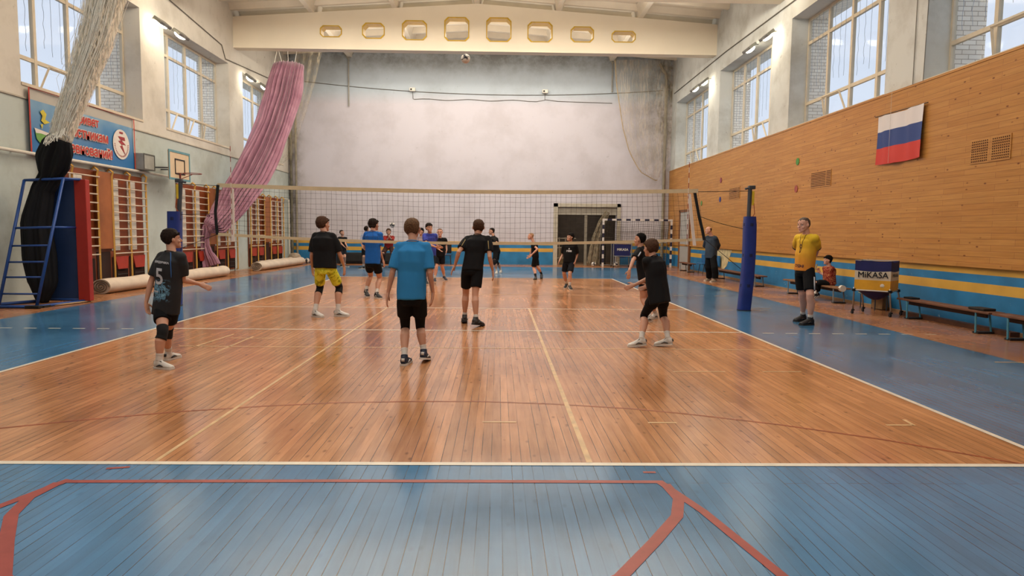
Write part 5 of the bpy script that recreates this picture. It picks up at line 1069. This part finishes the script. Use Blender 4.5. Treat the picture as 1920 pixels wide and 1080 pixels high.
def person(key, label, hair, hcol, shirt, shorts, spec):
    D = POSES[key]; H = D['H']; org = V(((D['an'][0][0]+D['an'][1][0])/2, (D['an'][0][1]+D['an'][1][1])/2, 0))
    if spec.get('seated'): org = V((D['pel'][0], D['pel'][1], 0))
    g = lambda k, i=None: (V(D[k]) if i is None else V(D[k][i]))-org
    Rb, Fb, Ub = frame_of(D['F']); bulk = spec.get('bulk', 1.)
    far = spec.get('far', 0); vx = (.0062, .0085, .011)[far]; vs = (.009, .011, .013)[far]
    pel, nk, hd = g('pel'), g('neck'), g('head'); up = (nk-pel).normalized()
    sh = [g('sh', i) for i in (0, 1)]; latS = (sh[1]-sh[0]).normalized(); hip = [g('hip', i) for i in (0, 1)]
    lat = latS if latS.dot(Rb) > 0 else -latS; fwd = up.cross(lat) if up.cross(lat).dot(Fb) > 0 else -up.cross(lat)
    kn = [g('kn', i) for i in (0, 1)]; an = [g('an', i) for i in (0, 1)]; toe = [V(D['toe'][i]) for i in (0, 1)]
    for a in an: a.z = max(a.z, .052*H); 
    if spec.get('flat'):
        for a in an: a.z = .056*H
    el = [g('el', i) for i in (0, 1)]; wr = [g('wr', i) for i in (0, 1)]; tp = [g('tip', i) for i in (0, 1)]
    hh = .142*H if not spec.get('adult') else .134*H
    Rh, Fh, Uh = frame_of(D['HF'], D['hp'])
    # feet: tilt if the heel is raised
    feet = []
    for i in (0, 1):
        d = V((toe[i].x, toe[i].y, 0)).normalized(); hz = an[i].z-.056*H; s = max(0, min(.75, hz/(.115*H))); p = math.asin(s)
        if hz < .012: p = 0
        ball_ = V((an[i].x, an[i].y, 0))+d*(.115*H*math.cos(p)*.92); fd = d*math.cos(p)-V((0, 0, 1))*math.sin(p); fu = V((0, 0, 1))*math.cos(p)+d*math.sin(p)
        heel = ball_-fd*.115*H; ank = heel+fu*.056*H; an[i] = ank; feet.append((heel, fd, fu, fd.cross(fu)))
    def legpts(i):
        h, k, a = hip[i], kn[i], an[i]; P = lambda x, y, f: x.lerp(y, f); fr = fwd
        sh_ = -fr*.012*H
        return [h+up*.02*H, P(h, k, .25), P(h, k, .55), P(h, k, .85), k, P(k, a, .15), P(k, a, .32)+sh_, P(k, a, .55)+sh_*.6, P(k, a, .82), a]
    LR = [r*bulk*H for r in (.044, .048, .044, .036, .0335, .0325, .0365, .031, .0215, .0205)]
    skin = spec.get('skin', M_SKIN); b = B()
    def torso(b, inf=0., hem=None, top=True, loose=0.):
        secs = [(-.16, .060, .050), (-.06, .088, .062), (.08, .092, .064), (.28, .080, .055), (.45, .080, .056), (.62, .090, .062), (.74, .092, .061), (.82, .087, .057), (.88, .076, .052), (.94, .058, .044), (1.0, .038, .034)]
        cs = []; L_ = (nk-pel).length
        for f, w_, d_ in secs:
            if hem is not None and f < hem: continue
            if f < .85 and loose: w_ = max(w_, .092+loose*.4); d_ = max(d_, .064+loose*.5)
            c = pel+(nk-pel)*f-fwd*(.012*H*(1 if .5 < f < .9 else 0))
            cs.append((c, (w_*bulk*H+inf, d_*bulk*H+inf)))
        if hem is not None:
            f0 = cs[0]; cs.insert(0, (pel+(nk-pel)*hem, (f0[1][0]+.004, f0[1][1]+.004)))
        l2 = (hip[1]-hip[0]).normalized(); l2 = l2 if l2.dot(lat) > 0 else -l2
        rs = []
        for k, (c, (a, d_)) in enumerate(cs):
            u = min(1, k/len(cs)*1.6); lx = l2.lerp(lat, u).normalized(); fx = lx.cross(up); fx = fx if fx.dot(fwd) > 0 else -fx
            ring = []
            for q in range(24):
                an_ = 2*PI*q/24; cx_, sx_ = math.cos(an_), math.sin(an_)
                ring.append(c+lx*a*math.copysign(abs(cx_)**.85, cx_)+fx*d_*math.copysign(abs(sx_)**.85, sx_))
            rs.append(ring)
        b.rings(rs)
    torso(b)
    for i in (0, 1):
        b.tube(legpts(i), LR, 14)
        heel, fd, fu, fs = feet[i]; b.tube([heel-fd*.02*H+fu*.03*H, heel+fd*.03*H+fu*.03*H, heel+fd*.09*H+fu*.02*H, heel+fd*.115*H+fu*.016*H], [(.016*H, .02*H), (.018*H, .02*H), (.022*H, .014*H), (.018*H, .01*H)], 10, True, fu)
        s, e, w_ = sh[i], el[i], wr[i]
        b.tube([s.lerp(nk, .25), s, s.lerp(e, .3), s.lerp(e, .7), e, e.lerp(w_, .22), e.lerp(w_, .6), w_.lerp(e, .04), w_+(w_-e)*.03], [r*bulk*H for r in (.022, .0255, .0265, .0235, .0215, .0225, .018, .0135, .0135)], 12)
        # hand
        hd_ = (tp[i]-w_).normalized(); side = 1 if (s-nk).dot(lat) > 0 else -1; inn = -lat*side; inn = (inn-hd_*inn.dot(hd_)).normalized() if abs(inn.dot(hd_)) < .95 else fwd
        thd = fwd-hd_*fwd.dot(hd_); thd = (thd-inn*thd.dot(inn)); thd = thd.normalized() if thd.length > .15 else (up-hd_*up.dot(hd_)).normalized(); inn = inn-thd*inn.dot(thd); inn = inn.normalized()
        hs = H*.108/1.0; W_ = .021*H; curl = spec.get('curl', .5)
        b.tube([w_-hd_*.012*H, w_+hd_*.012*H, w_+hd_*.032*H, w_+hd_*.052*H], [(.0125*H, .0115*H), (.018*H, .0115*H), (W_, .0105*H), (W_*.92, .009*H)], 12, True, inn)
        for q, (o, ln) in enumerate(((.8, .040), (.27, .046), (-.27, .043), (-.8, .034))):
            p0 = w_+hd_*.040*H+thd*W_*o*.85; spl = thd*o*.10; c1 = curl*(.8+.15*q)
            d1 = (hd_+spl+inn*.15*c1).normalized(); d2 = (hd_+spl+inn*.7*c1).normalized(); d3 = (hd_*.8+inn*1.25*c1).normalized()
            k1 = p0+d1*(.012*H+ln*H*.42); k2 = k1+d2*ln*H*.33; k3 = k2+d3*ln*H*.27; r_ = .0056*H
            b.tube([p0, k1, k2, k3], [r_*1.05, r_, r_*.95, r_*.8], 8)
        t0 = w_+hd_*.014*H+thd*W_*.6; t1 = t0+(hd_*.55+thd*.75+inn*.2).normalized()*.024*H; t2 = t1+(hd_*.9+thd*.35+inn*.25).normalized()*.024*H
        b.tube([t0, t1, t2], [.0085*H, .007*H, .0052*H], 8)
    # neck and head
    hc = hd; b.tube([nk-up*.03*H, nk, nk.lerp(hc, .5)-Fh*.05*hh, hc-Fh*.10*hh], [.040*H*bulk, .034*H*bulk, .031*H*bulk, .034*H], 14)
    hp_ = lambda x, y, z: hc+Rh*x*hh+Fh*y*hh+Uh*z*hh
    rs = []
    for z, w_, yf, yb_ in HEADS:
        cy_, ry = (yf+yb_)/2, (yf-yb_)/2; rs.append([hp_(w_*math.cos(2*PI*k/24), cy_+ry*math.sin(2*PI*k/24), z) for k in range(24)])
    b.rings(rs)
    Rm = Matrix((Rh, Fh, Uh)).transposed()
    b.tube([hp_(0, .36, .06), hp_(0, .43, -.07), hp_(0, .475, -.14), hp_(0, .40, -.17)], [.03*hh, .042*hh, .055*hh, .04*hh], 8)
    for s in (-1, 1):
        b.sph(hp_(s*.36, -.03, -.03), (.05*hh, .085*hh, .125*hh), Rm @ Matrix.Rotation(.2, 3, 'X'), 10, 8); b.sph(hp_(s*.14, .345, .09), (.12*hh, .05*hh, .03*hh), Rm, 10, 6); b.sph(hp_(s*.20, .27, -.14), (.1*hh, .09*hh, .09*hh), Rm, 10, 6)
    b.sph(hp_(0, .375, -.29), (.10*hh, .045*hh, .05*hh), Rm, 10, 6); b.sph(hp_(0, .36, -.45), (.09*hh, .06*hh, .05*hh), Rm, 10, 6)
    me = remesh(b, vx, skin, 2, fac=.45)
    root = bpy.data.objects.new('person', me); me.name = 'person'; COL.objects.link(root); root.location = org; tag(root, label, 'person')
    def child(name, me_, lab=None, par=None):
        o = bpy.data.objects.new(name, me_); me_.name = name; COL.objects.link(o); o.parent = par or root
        if lab: o['label'] = lab
        return o
    # face
    for s in (-1, 1):
        b = B(); b.sph(hp_(s*.145, .335, .005), (.06*hh, .045*hh, .034*hh), Rm, 12, 8); e_ = child('eye', mesh_of(b, M_EYE, True))
        b = B(); b.sph(hp_(s*.145, .362, .005), (.026*hh, .022*hh, .028*hh), Rm, 10, 8); child('iris', mesh_of(b, M_IRIS, True), par=e_)
        b = B(); b.tube([hp_(s*.07, .392, .085), hp_(s*.15, .385, .115), hp_(s*.24, .33, .09)], [.012*hh, .017*hh, .01*hh], 6); child('eyebrow', mesh_of(b, HAIRC[hcol], True))
    b = B(); b.tube([hp_(-.09, .395, -.285), hp_(0, .425, -.275), hp_(.09, .395, -.285)], [.008*hh, .022*hh, .008*hh], 8); child('mouth', mesh_of(b, M_LIP, True))
    # hair
    if hair != 'bald':  # every cut but a bald crown
        b = B(); rs = []
        T_ = {'short': .032, 'mop': .078, 'crew': .02, 'bob': .07, 'receding': .026}[hair]; zl = {'short': -.26, 'mop': -.27, 'crew': -.22, 'bob': -.42, 'receding': -.22}[hair]; zf = {'short': .26, 'mop': .19, 'crew': .30, 'bob': .18, 'receding': .33}[hair]
        def head_at(z):
            for a, c in zip(HEADS, HEADS[1:]):
                if a[0] <= z <= c[0]:
                    u = (z-a[0])/(c[0]-a[0]); return [a[j]*(1-u)+c[j]*u for j in (1, 2, 3)]
            return HEADS[-1][1:]
        zs = [zl, zl+.08, zl+.18, -.02, .08, zf-.03, zf+.05, .36, .43, .48, .5]
        zs = sorted(set(zs))
        for z in zs:
            w_, yf, yb_ = head_at(min(z, .49)); tt = T_*(.6 if z < zl+.1 else 1)
            if z < zf: yf2 = (.05+.27*max(0, min(1, (z+.15)/(zf+.15)))) if hair in ('mop', 'bob') and z > -.15 else -.10+.34*max(0, min(1, (z+.12)/(zf+.12)))**1.3; wf = w_+tt
            else: yf2 = yf+T_*(.25 if hair in ('mop', 'bob') else .2)-(.10 if hair == 'receding' and z < .42 else 0); wf = w_+T_
            if z <= zl+.1: wf *= .80+.2*(z-zl)/.1
            zz = z+(T_*1.1 if z > .4 else 0)
            yb2 = yb_-tt; cy_, ry = (yf2+yb2)/2, (yf2-yb2)/2
            rs.append([hp_((wf*math.cos(2*PI*k/28)), cy_+ry*math.sin(2*PI*k/28), zz) for k in range(28)])
        b.rings(rs)
        for k in range(34 if hair in ('mop', 'bob') else 26):
            a = random.uniform(0, 2*PI); z = random.uniform(zl+.05, .5)
            if z < zf+.05 and math.sin(a) > .0: z = random.uniform(zf, .5)
            w_, yf, yb_ = head_at(min(.49, z)); q0 = hp_((w_+T_*.7)*math.cos(a), (yf+yb_)/2+((yf-yb_)/2+T_*.7)*math.sin(a), z+T_*.5); dn = (Uh*-.6+Rh*math.cos(a)*.35+Fh*math.sin(a)*.45+Rh*random.uniform(-.3, .3)).normalized(); l_ = hh*random.uniform(.05, .1)*(1.3 if hair in ('mop', 'bob') else .8)
            b.tube([q0, q0+dn*l_*.5, q0+dn*l_], [.035*hh, .026*hh, .010*hh], 6)
        if hair in ('mop', 'bob'):
            for s in range(-3, 4): b.tube([hp_(s*.085, .33, .32), hp_(s*.09+.02, .37-.012*s*s, .22), hp_(s*.085+.03, .375-.012*s*s, .14+.02*abs(s))], [.05*hh, .04*hh, .02*hh], 6)
        me = remesh(b, (.0045, .007, .009)[far], HAIRC[hcol], 3, (.0018, 60, 14, D['F']))
        child('hair', me)
    elif hair == 'bald':
        b = B()
        rs = []
        for z in (-.22, -.1, 0, .1, .2, .3):
            w_, yf, yb_ = [(h[1], h[2], h[3]) for h in HEADS if abs(h[0]-z) < .08][0]
            ring_o = [hp_((w_+.022)*math.cos(a), (yf+yb_)/2+((yf-yb_)/2+.022)*math.sin(a), z) for a in [PI*1.0+PI*k/16 for k in range(17)]]
            ring_i = [hp_((w_-.03)*math.cos(a), (yf+yb_)/2+((yf-yb_)/2-.03)*math.sin(a), z) for a in [PI*2-PI*k/16 for k in range(17)]]
            rs.append(ring_o+ring_i)
        b.rings(rs); me = remesh(b, .009, HAIRC[hcol], 1, (.004, 50, 30, 3)); child('hair', me, 'short hair round the back and sides of a balding head')
    # shirt
    b = B(); inf = spec.get('fit', .012)*1.; torso(b, inf, spec.get('hem', -.10), loose=spec.get('loose', .004))
    sl = spec.get('sleeve', .72)
    for i in (0, 1):
        s, e, w_ = sh[i], el[i], wr[i]
        if sl <= 1:
            c = s.lerp(e, sl); b.tube([s.lerp(nk, .6)-up*.012*H, s.lerp(nk, .12)-up*.004*H, s.lerp(e, .28), c.lerp(s, .03), c], [r*H*bulk+.009 for r in (.034, .0385, .0375, .038, .039)] if sl > .3 else [r*H*bulk for r in (.034, .040, .038, .034, .03)], 14)
        else:
            c = e.lerp(w_, sl-1); b.tube([s.lerp(nk, .4), s.lerp(nk, .05), s.lerp(e, .5), e, e.lerp(c, .6), c], [r*H*bulk for r in (.040, .042, .037, .034, .029, .023)], 14)
    for i in (0, 1): b.sph(sh[i].lerp(nk, .10), .0375*H*bulk+.008, n=16, m=12)
    me = remesh(b, vs, shirt, 14, (.0085, 8.5, 2.8, D['F']*.37)); st = child('shirt' if not spec.get('jacket') else 'jacket', me)
    me_st = me
    # collar
    b = B(); cpt = nk-up*.004*H; rr_ = .038*H*bulk+.006; b.tube([cpt+lat*rr_*1.12*math.cos(2*PI*k/20)+fwd*rr_*math.sin(2*PI*k/20)-up*.010*H*math.sin(2*PI*k/20) for k in range(21)], .006 if not spec.get('jacket') else .014, 6); child('collar', mesh_of(b, spec.get('collar', shirt if not isinstance(shirt, list) else shirt[0]), True), par=st)
    # shorts / trousers / leggings
    hemf = spec.get('short', .72)
    def wrap(name, f0, f1, inf, mat, flare=0., pelvis=False, lab=None, wrk=None):
        b = B(); ms = []
        if pelvis:
            c = pel; l2 = lat; rs = []
            for f, a, d_ in ((-.17, .066, .056), (-.08, .092, .068), (.05, .088, .063), (.2, .076, .056)):
                rs.append([pel+(nk-pel)*f+l2*(a*bulk*H+inf*.6)*math.cos(2*PI*k/24)+fwd*(d_*bulk*H+inf*.6)*math.sin(2*PI*k/24) for k in range(24)])
            b.rings(rs)
        for i in (0, 1):
            pts = legpts(i); tt = [0, .25, .55, .85, 1, 1.15, 1.32, 1.55, 1.82, 2.0]; P_ = []; R_ = []
            def at(f):
                for q in range(len(tt)-1):
                    if tt[q] <= f <= tt[q+1]:
                        u = (f-tt[q])/(tt[q+1]-tt[q]); return pts[q].lerp(pts[q+1], u), LR[q]*(1-u)+LR[q+1]*u
                return pts[-1], LR[-1]
            nn = 8; b2 = b if pelvis else B()
            for k in range(nn+1):
                f = f0+(f1-f0)*k/nn; p, r_ = at(f); P_.append(p)
                rr = r_+inf+flare*(k/nn)
                if flare and k > 1: rr = max(rr, R_[-1]*.985)
                R_.append(rr)
            b2.tube(P_, R_, 16)
            if not pelvis: ms.append((b2, i))
        if pelvis:
            o = child(name, remesh(b, vs, mat, 2, wrk or (.005, 9, 4, D['F'])), lab); return o
        for b2, i in ms: child(name, mesh_of(b2, mat, True), lab)
    if spec.get('leg'): wrap('leggings', .3, spec['leg'], .0035, C_BLK2, pelvis=False)
    wrap('trousers' if hemf > 1.4 else 'shorts', .0, hemf, .010 if hemf < 1.4 else .012, shorts, .012 if hemf < 1.4 else .006, True)
    if spec.get('pad'): wrap('knee_pad', .84, 1.27, .007, M_PADK)
    if spec.get('sock', 1): wrap('sock', spec.get('sockf', 1.74), 2.0, .004, spec.get('sockm', M_SOCK))
    # shoes
    sm, so = spec.get('shoe', (M_SW, M_SOLE))
    for i in (0, 1):
        heel, fd, fu, fs = feet[i]; k_ = H*1.02
        prof = [(-.036, .012, .034), (-.031, .020, .052), (-.013, .0235, .056), (.012, .0235, .055), (.036, .0245, .047), (.062, .0275, .036), (.088, .0285, .028), (.108, .025, .023), (.119, .014, .015)]
        b = B(); rs = []
        for x, w_, h_ in prof:
            c = heel+fd*x*k_; ring = []
            for q in range(16):
                a = 2*PI*q/16; cx_, sx_ = math.cos(a), math.sin(a); y = w_*k_*math.copysign(abs(cx_)**.8, cx_); z = .008*k_+h_*k_*.5+h_*k_*.5*math.copysign(abs(sx_)**.8, sx_); 
                if sx_ > 0: y *= (1-.35*sx_)
                ring.append(c+fs*y+fu*z)
            rs.append(ring)
        b.rings(rs); b.tube([heel+fu*.04*H, an[i]+(kn[i]-an[i]).normalized()*.018*H-fd*.002*H], [(.025*H, .026*H), (.024*H, .026*H)], 14, True, fd)
        o = child('shoe', remesh(b, .007 if far == 0 else .009, sm, 1)); 
        b = B(); out = []
        for x, w_, h_ in prof: out.append((x, w_*1.06))
        lo = [heel+fd*x*1.02*k_+fs*w_*k_ for x, w_ in out]+[heel+fd*x*1.02*k_-fs*w_*k_ for x, w_ in out[::-1]]
        b.rings([[p+fu*.001 for p in lo], [p+fu*.014*H for p in lo]]); child('sole', mesh_of(b, so), par=o)
        if True:
            mk_ = spec.get('shoemark') or (M_SG if sm is M_SW else M_SW if so is M_SOLE else M_SG); b = B()
            for s_ in (-1, 1): b.tube([heel+fd*.0*k_+fs*s_*.0265*k_+fu*.02*k_, heel+fd*.03*k_+fs*s_*.0275*k_+fu*.03*k_, heel+fd*.055*k_+fs*s_*.027*k_+fu*.022*k_], [.005, .009, .004], 6)
            b.tube([heel-fd*.03*k_+fu*.05*k_, heel-fd*.034*k_+fu*.03*k_], .012*k_, 8)
            b.tube([heel+fd*.015*k_+fu*.058*k_, heel+fd*.05*k_+fu*.042*k_], [(.016*H, .006), (.014*H, .005)], 8, True, fu); child('shoe_trim', mesh_of(b, mk_, True), par=o)
    return dict(root=root, child=child, nk=nk, pel=pel, lat=lat, fwd=fwd, up=up, H=H, st=st, me=me_st, sh=sh, el=el, kn=kn, hip=hip, wr=wr, hc=hc)
def surf_text(P, s, c, size, mat, wid, side=-1, name='lettering', bold=.003, up=None):
    """lettering printed on the shirt; side -1 back, 1 chest"""
    bv = BVHTree.FromPolygons([v.co for v in P['me'].vertices], [p.vertices for p in P['me'].polygons])
    n = P['fwd']*side; u = P['up']; r = u.cross(n)
    tm = text_mesh(s, size, bold=bold); bm = bmesh.new(); bm.from_mesh(tm); bmesh.ops.subdivide_edges(bm, edges=[e for e in bm.edges if e.calc_length() > size*.25], cuts=1); bmesh.ops.triangulate(bm, faces=bm.faces); bm.to_mesh(tm); bm.free()
    me = place_text(tm, P['pel']+(P['nk']-P['pel'])*c[1]+P['lat']*c[0], r, u, mat, wid, bv, .0035); return P['child'](name, me, None, P['st'])
def surf_line(P, pts, r, mat, name):
    bv = BVHTree.FromPolygons([v.co for v in P['me'].vertices], [p.vertices for p in P['me'].polygons]); out = []
    for k in range(len(pts)-1):
        for q in range(6):
            p = V(pts[k]).lerp(V(pts[k+1]), q/6); h = bv.find_nearest(p); out.append(h[0]+h[1]*.002)
    b = B(); b.tube(out, r, 6); return P['child'](name, mesh_of(b, mat, True), None, P['st'])
M_PRT = M('print_white', 'b9bcc2', .7); M_PRB = M('print_light_blue', '7fb3cf', .7); M_GOLD = M('piping_gold', 'a38e5c', .7); M_PIPB = M('piping_blue', '2f5f9c', .6)
BSH = (M_SB, M_SOLE); WSH = (M_SW, M_SOLE)
P = person('p1', 'boy in a black jersey numbered 5 with blue print and black knee pads', 'mop', 'dark', C_JER, C_BLK2, dict(pad=1, hem=-.16, sleeve=.8, short=.6, shoe=WSH, shoemark=M_SB, loose=.012))
surf_text(P, '5', (-.01, .53), .17, M_PRT, .105); surf_text(P, 'ПЕРЕДОВИКА', (.0, .80), .05, M_PRT, .20); surf_text(P, 'РЕГИОН', (-.06, .27), .04, M_PRT, .085)
surf_line(P, [P['nk']+P['lat']*.05-P['fwd']*.06, P['nk']+P['lat']*.10-P['fwd']*.09-P['up']*.09, P['pel']+P['lat']*.14-P['fwd']*.1+P['up']*.28], .005, M_PIPB, 'blue_piping')
person('p2', 'boy in a loose black T-shirt, lime yellow shorts and black knee pads', 'mop', 'brown', C_BLK, C_YEL, dict(pad=1, hem=.0, sleeve=.85, loose=.035, short=.78, shoe=WSH, fit=.02, bulk=.95))
person('p3', 'boy in a royal blue T-shirt and black shorts with black and white shoes', 'mop', 'dark', C_BLUE2, C_BLK2, dict(hem=-.05, short=.6, loose=.015, sleeve=.7, shoe=BSH, shoemark=M_SW, bulk=.92))
person('p4', 'boy in a bright blue T-shirt and black leggings, nearest player in the middle', 'short', 'light', C_BLUE, C_BLK2, dict(hem=-.06, sleeve=.85, loose=.022, short=.62, leg=1.1, shoe=(M_SN, M_SOLE), shoemark=M_SW, fit=.012, bulk=.9))
P = person('p5', 'tall boy all in black with thin gold sleeve piping, arms spread', 'short', 'brown', C_BLK, C_BLK2, dict(hem=-.04, sleeve=.7, short=.75, sockf=1.84, shoe=(M_SG, M_SOLEB), loose=.01, bulk=.92))
for s, e in zip(P['sh'], P['el']): surf_line(P, [s.lerp(e, .1)-P['fwd']*.07, s.lerp(e, .68)-P['fwd']*.07], .006, M_GOLD, 'sleeve_piping')
person('p6', 'crouching boy in a long black T-shirt and black leggings, one hand out', 'mop', 'brown', C_BLK, C_BLK2, dict(hem=-.18, sleeve=.8, loose=.02, short=.45, leg=1.16, shoe=WSH, shoemark=M_SG, bulk=.95))
P = person('p7', 'boy in black with a white sleeve stripe, half hidden behind the crouching boy', 'short', 'black', C_BLK, C_BLK2, dict(hem=-.05, sleeve=.75, short=.55, shoe=WSH, loose=.01, bulk=.95))
for s, e in zip(P['sh'], P['el']): surf_line(P, [s.lerp(e, .15)-P['fwd']*.05-P['lat']*.05, s.lerp(e, .7)-P['fwd']*.05-P['lat']*.05], .012, M_PRT, 'sleeve_stripe')
P = person('p15', 'boy in a white printed black T-shirt looking up near the wide doorway', 'mop', 'black', C_BLK, C_NAV, dict(hem=-.02, sleeve=.85, loose=.02, short=.85, shoe=BSH, far=1))
surf_text(P, '▲', (.0, .72), .1, M_PRT, .05, 1, 'chest_print'); surf_text(P, '▬', (.0, .62), .1, M_PRT, .14, 1, 'chest_print')
person('p14', 'fair haired boy in black shorts stepping left in front of the end wall', 'crew', 'blond', C_BLK, C_BLK2, dict(hem=.0, sleeve=.5, short=.9, sockm=M_SOCKB, sockf=1.7, shoe=(M_SG, M_SOLEB), far=1, skin=M_SKIN2))
person('p13', 'boy in black with knee pads and pale shoes, just right of the tall boy', 'short', 'dark', C_BLK, C_BLK2, dict(pad=1, hem=-.05, sleeve=.75, short=.8, shoe=WSH, far=1, loose=.012))
person('p12', 'light haired boy in a black T-shirt facing the camera beyond the net', 'crew', 'light', C_BLK, C_NAV, dict(hem=-.05, sleeve=.6, short=.75, shoe=(M_SN, M_SOLE), far=1, skin=M_SKIN2, loose=.01))
person('p11', 'dark haired boy in a violet blue T-shirt holding his forearms out', 'mop', 'dark', C_PUR, C_NAV, dict(hem=-.08, sleeve=.7, short=.8, shoe=(M_SG, M_SOLE), far=1, loose=.012))
person('p10', 'person in a red top and brown trousers, hands raised by the chin', 'bob', 'brown', C_RED, C_BRN, dict(hem=-.1, sleeve=1.6, short=1.75, shoe=BSH, far=2, flat=1, curl=1.0))
person('p9', 'boy in a blue and white striped shirt mostly hidden behind the boy in royal blue', 'short', 'dark', C_STR, C_BLK2, dict(sleeve=.7, short=.9, shoe=BSH, far=2, flat=1))
P = person('p8', 'small boy in a black T-shirt with white chest mark, far left beyond the net', 'short', 'dark', C_BLK, C_NAV, dict(sleeve=.7, short=.7, shoe=BSH, far=2, flat=1, loose=.01))
surf_text(P, '●', (.05, .72), .1, M_PRT, .06, 1, 'chest_print')
person('p9b', 'boy in a pink and grey striped shirt hidden behind the boy in bright blue', 'mop', 'black', C_STR2, C_NAV, dict(sleeve=.7, short=.8, shoe=BSH, far=2, flat=1))
P = person('p17', 'coach in a yellow and orange shirt and black shorts, hands behind his back', 'crew', 'grey', C_COA, C_BLK2, dict(adult=1, bulk=.99, hem=-.02, sleeve=.68, short=.82, shoe=(M_SB, M_SOLEB), sockf=1.82, loose=.003, skin=M_SKIN2, collar=M('collar_navy', '23202e', .7), curl=.9))
for k, f in enumerate((.66, .42)): surf_text(P, 'О' if k == 0 else 'СУДЬЯ', (.0, .66 if k == 0 else .12), .08, M('coach_print_%d' % k, '3d2330', .7), .06 if k == 0 else .2, 1)
surf_line(P, [P['nk']+P['lat']*.06+P['fwd']*.06, P['nk']+P['lat']*.03+P['fwd']*.14-P['up']*.15, P['nk']+P['fwd']*.14-P['up']*.34], .004, M('lanyard_dark', '3a1f24', .7), 'lanyard'); surf_line(P, [P['nk']-P['lat']*.06+P['fwd']*.06, P['nk']-P['lat']*.03+P['fwd']*.14-P['up']*.15, P['nk']+P['fwd']*.14-P['up']*.34], .004, bpy.data.materials['lanyard_dark'], 'lanyard')
for i in (0, 1):
    c = P['sh'][i].lerp(P['el'][i], .67); d = (P['el'][i]-P['sh'][i]).normalized(); b = B(); b.tube([c-d*.014, c+d*.010], .0385*P['H']+.010, 18); P['child']('sleeve_band', mesh_of(b, bpy.data.materials['collar_navy'], True), None, P['st'])
    s = 1 if (P['hip'][i]-P['pel']).dot(P['lat']) > 0 else -1; k_, h_ = P['kn'][i], P['hip'][i]; o_ = P['lat']*s*.112; b = B(); b.tube([h_.lerp(k_, .25)+o_*1.03, h_.lerp(k_, .78)+o_*.93], [(.016, .004)]*2, 6, True, P['lat']); P['child']('shorts_stripe', mesh_of(b, M_PRT, True))
person('p16', 'balding man in a grey blue zip jacket and black trousers by the right wall', 'bald', 'grey', C_JKT, C_BLK2, dict(adult=1, bulk=1.12, hem=-.12, sleeve=1.8, short=1.93, sock=0, shoe=(M_ST, M_SOLE), far=1, jacket=1, loose=.015, skin=M_SKIN2, flat=1, curl=.9))
P = person('p18', 'seated spectator in a red checked shirt on the bench behind the coach', 'bob', 'black', C_PLD, C_BLK2, dict(seated=1, hem=-.05, sleeve=.9, short=1.7, far=1, shoe=BSH, loose=.02, curl=1.1, skin=M_SKIN2))
p = sum((V(POSES['p18']['tip'][i]) for i in (0, 1)), V())/2
b = B(); b.box(p+V((-.02, 0, .01)), (.012, .075, .14), Matrix.Rotation(.3, 3, 'Y'), .004); solo('phone', b, M('phone_case', '7a6a3c', .4), 'small phone held up in both hands by the seated spectator', 'phone', p)
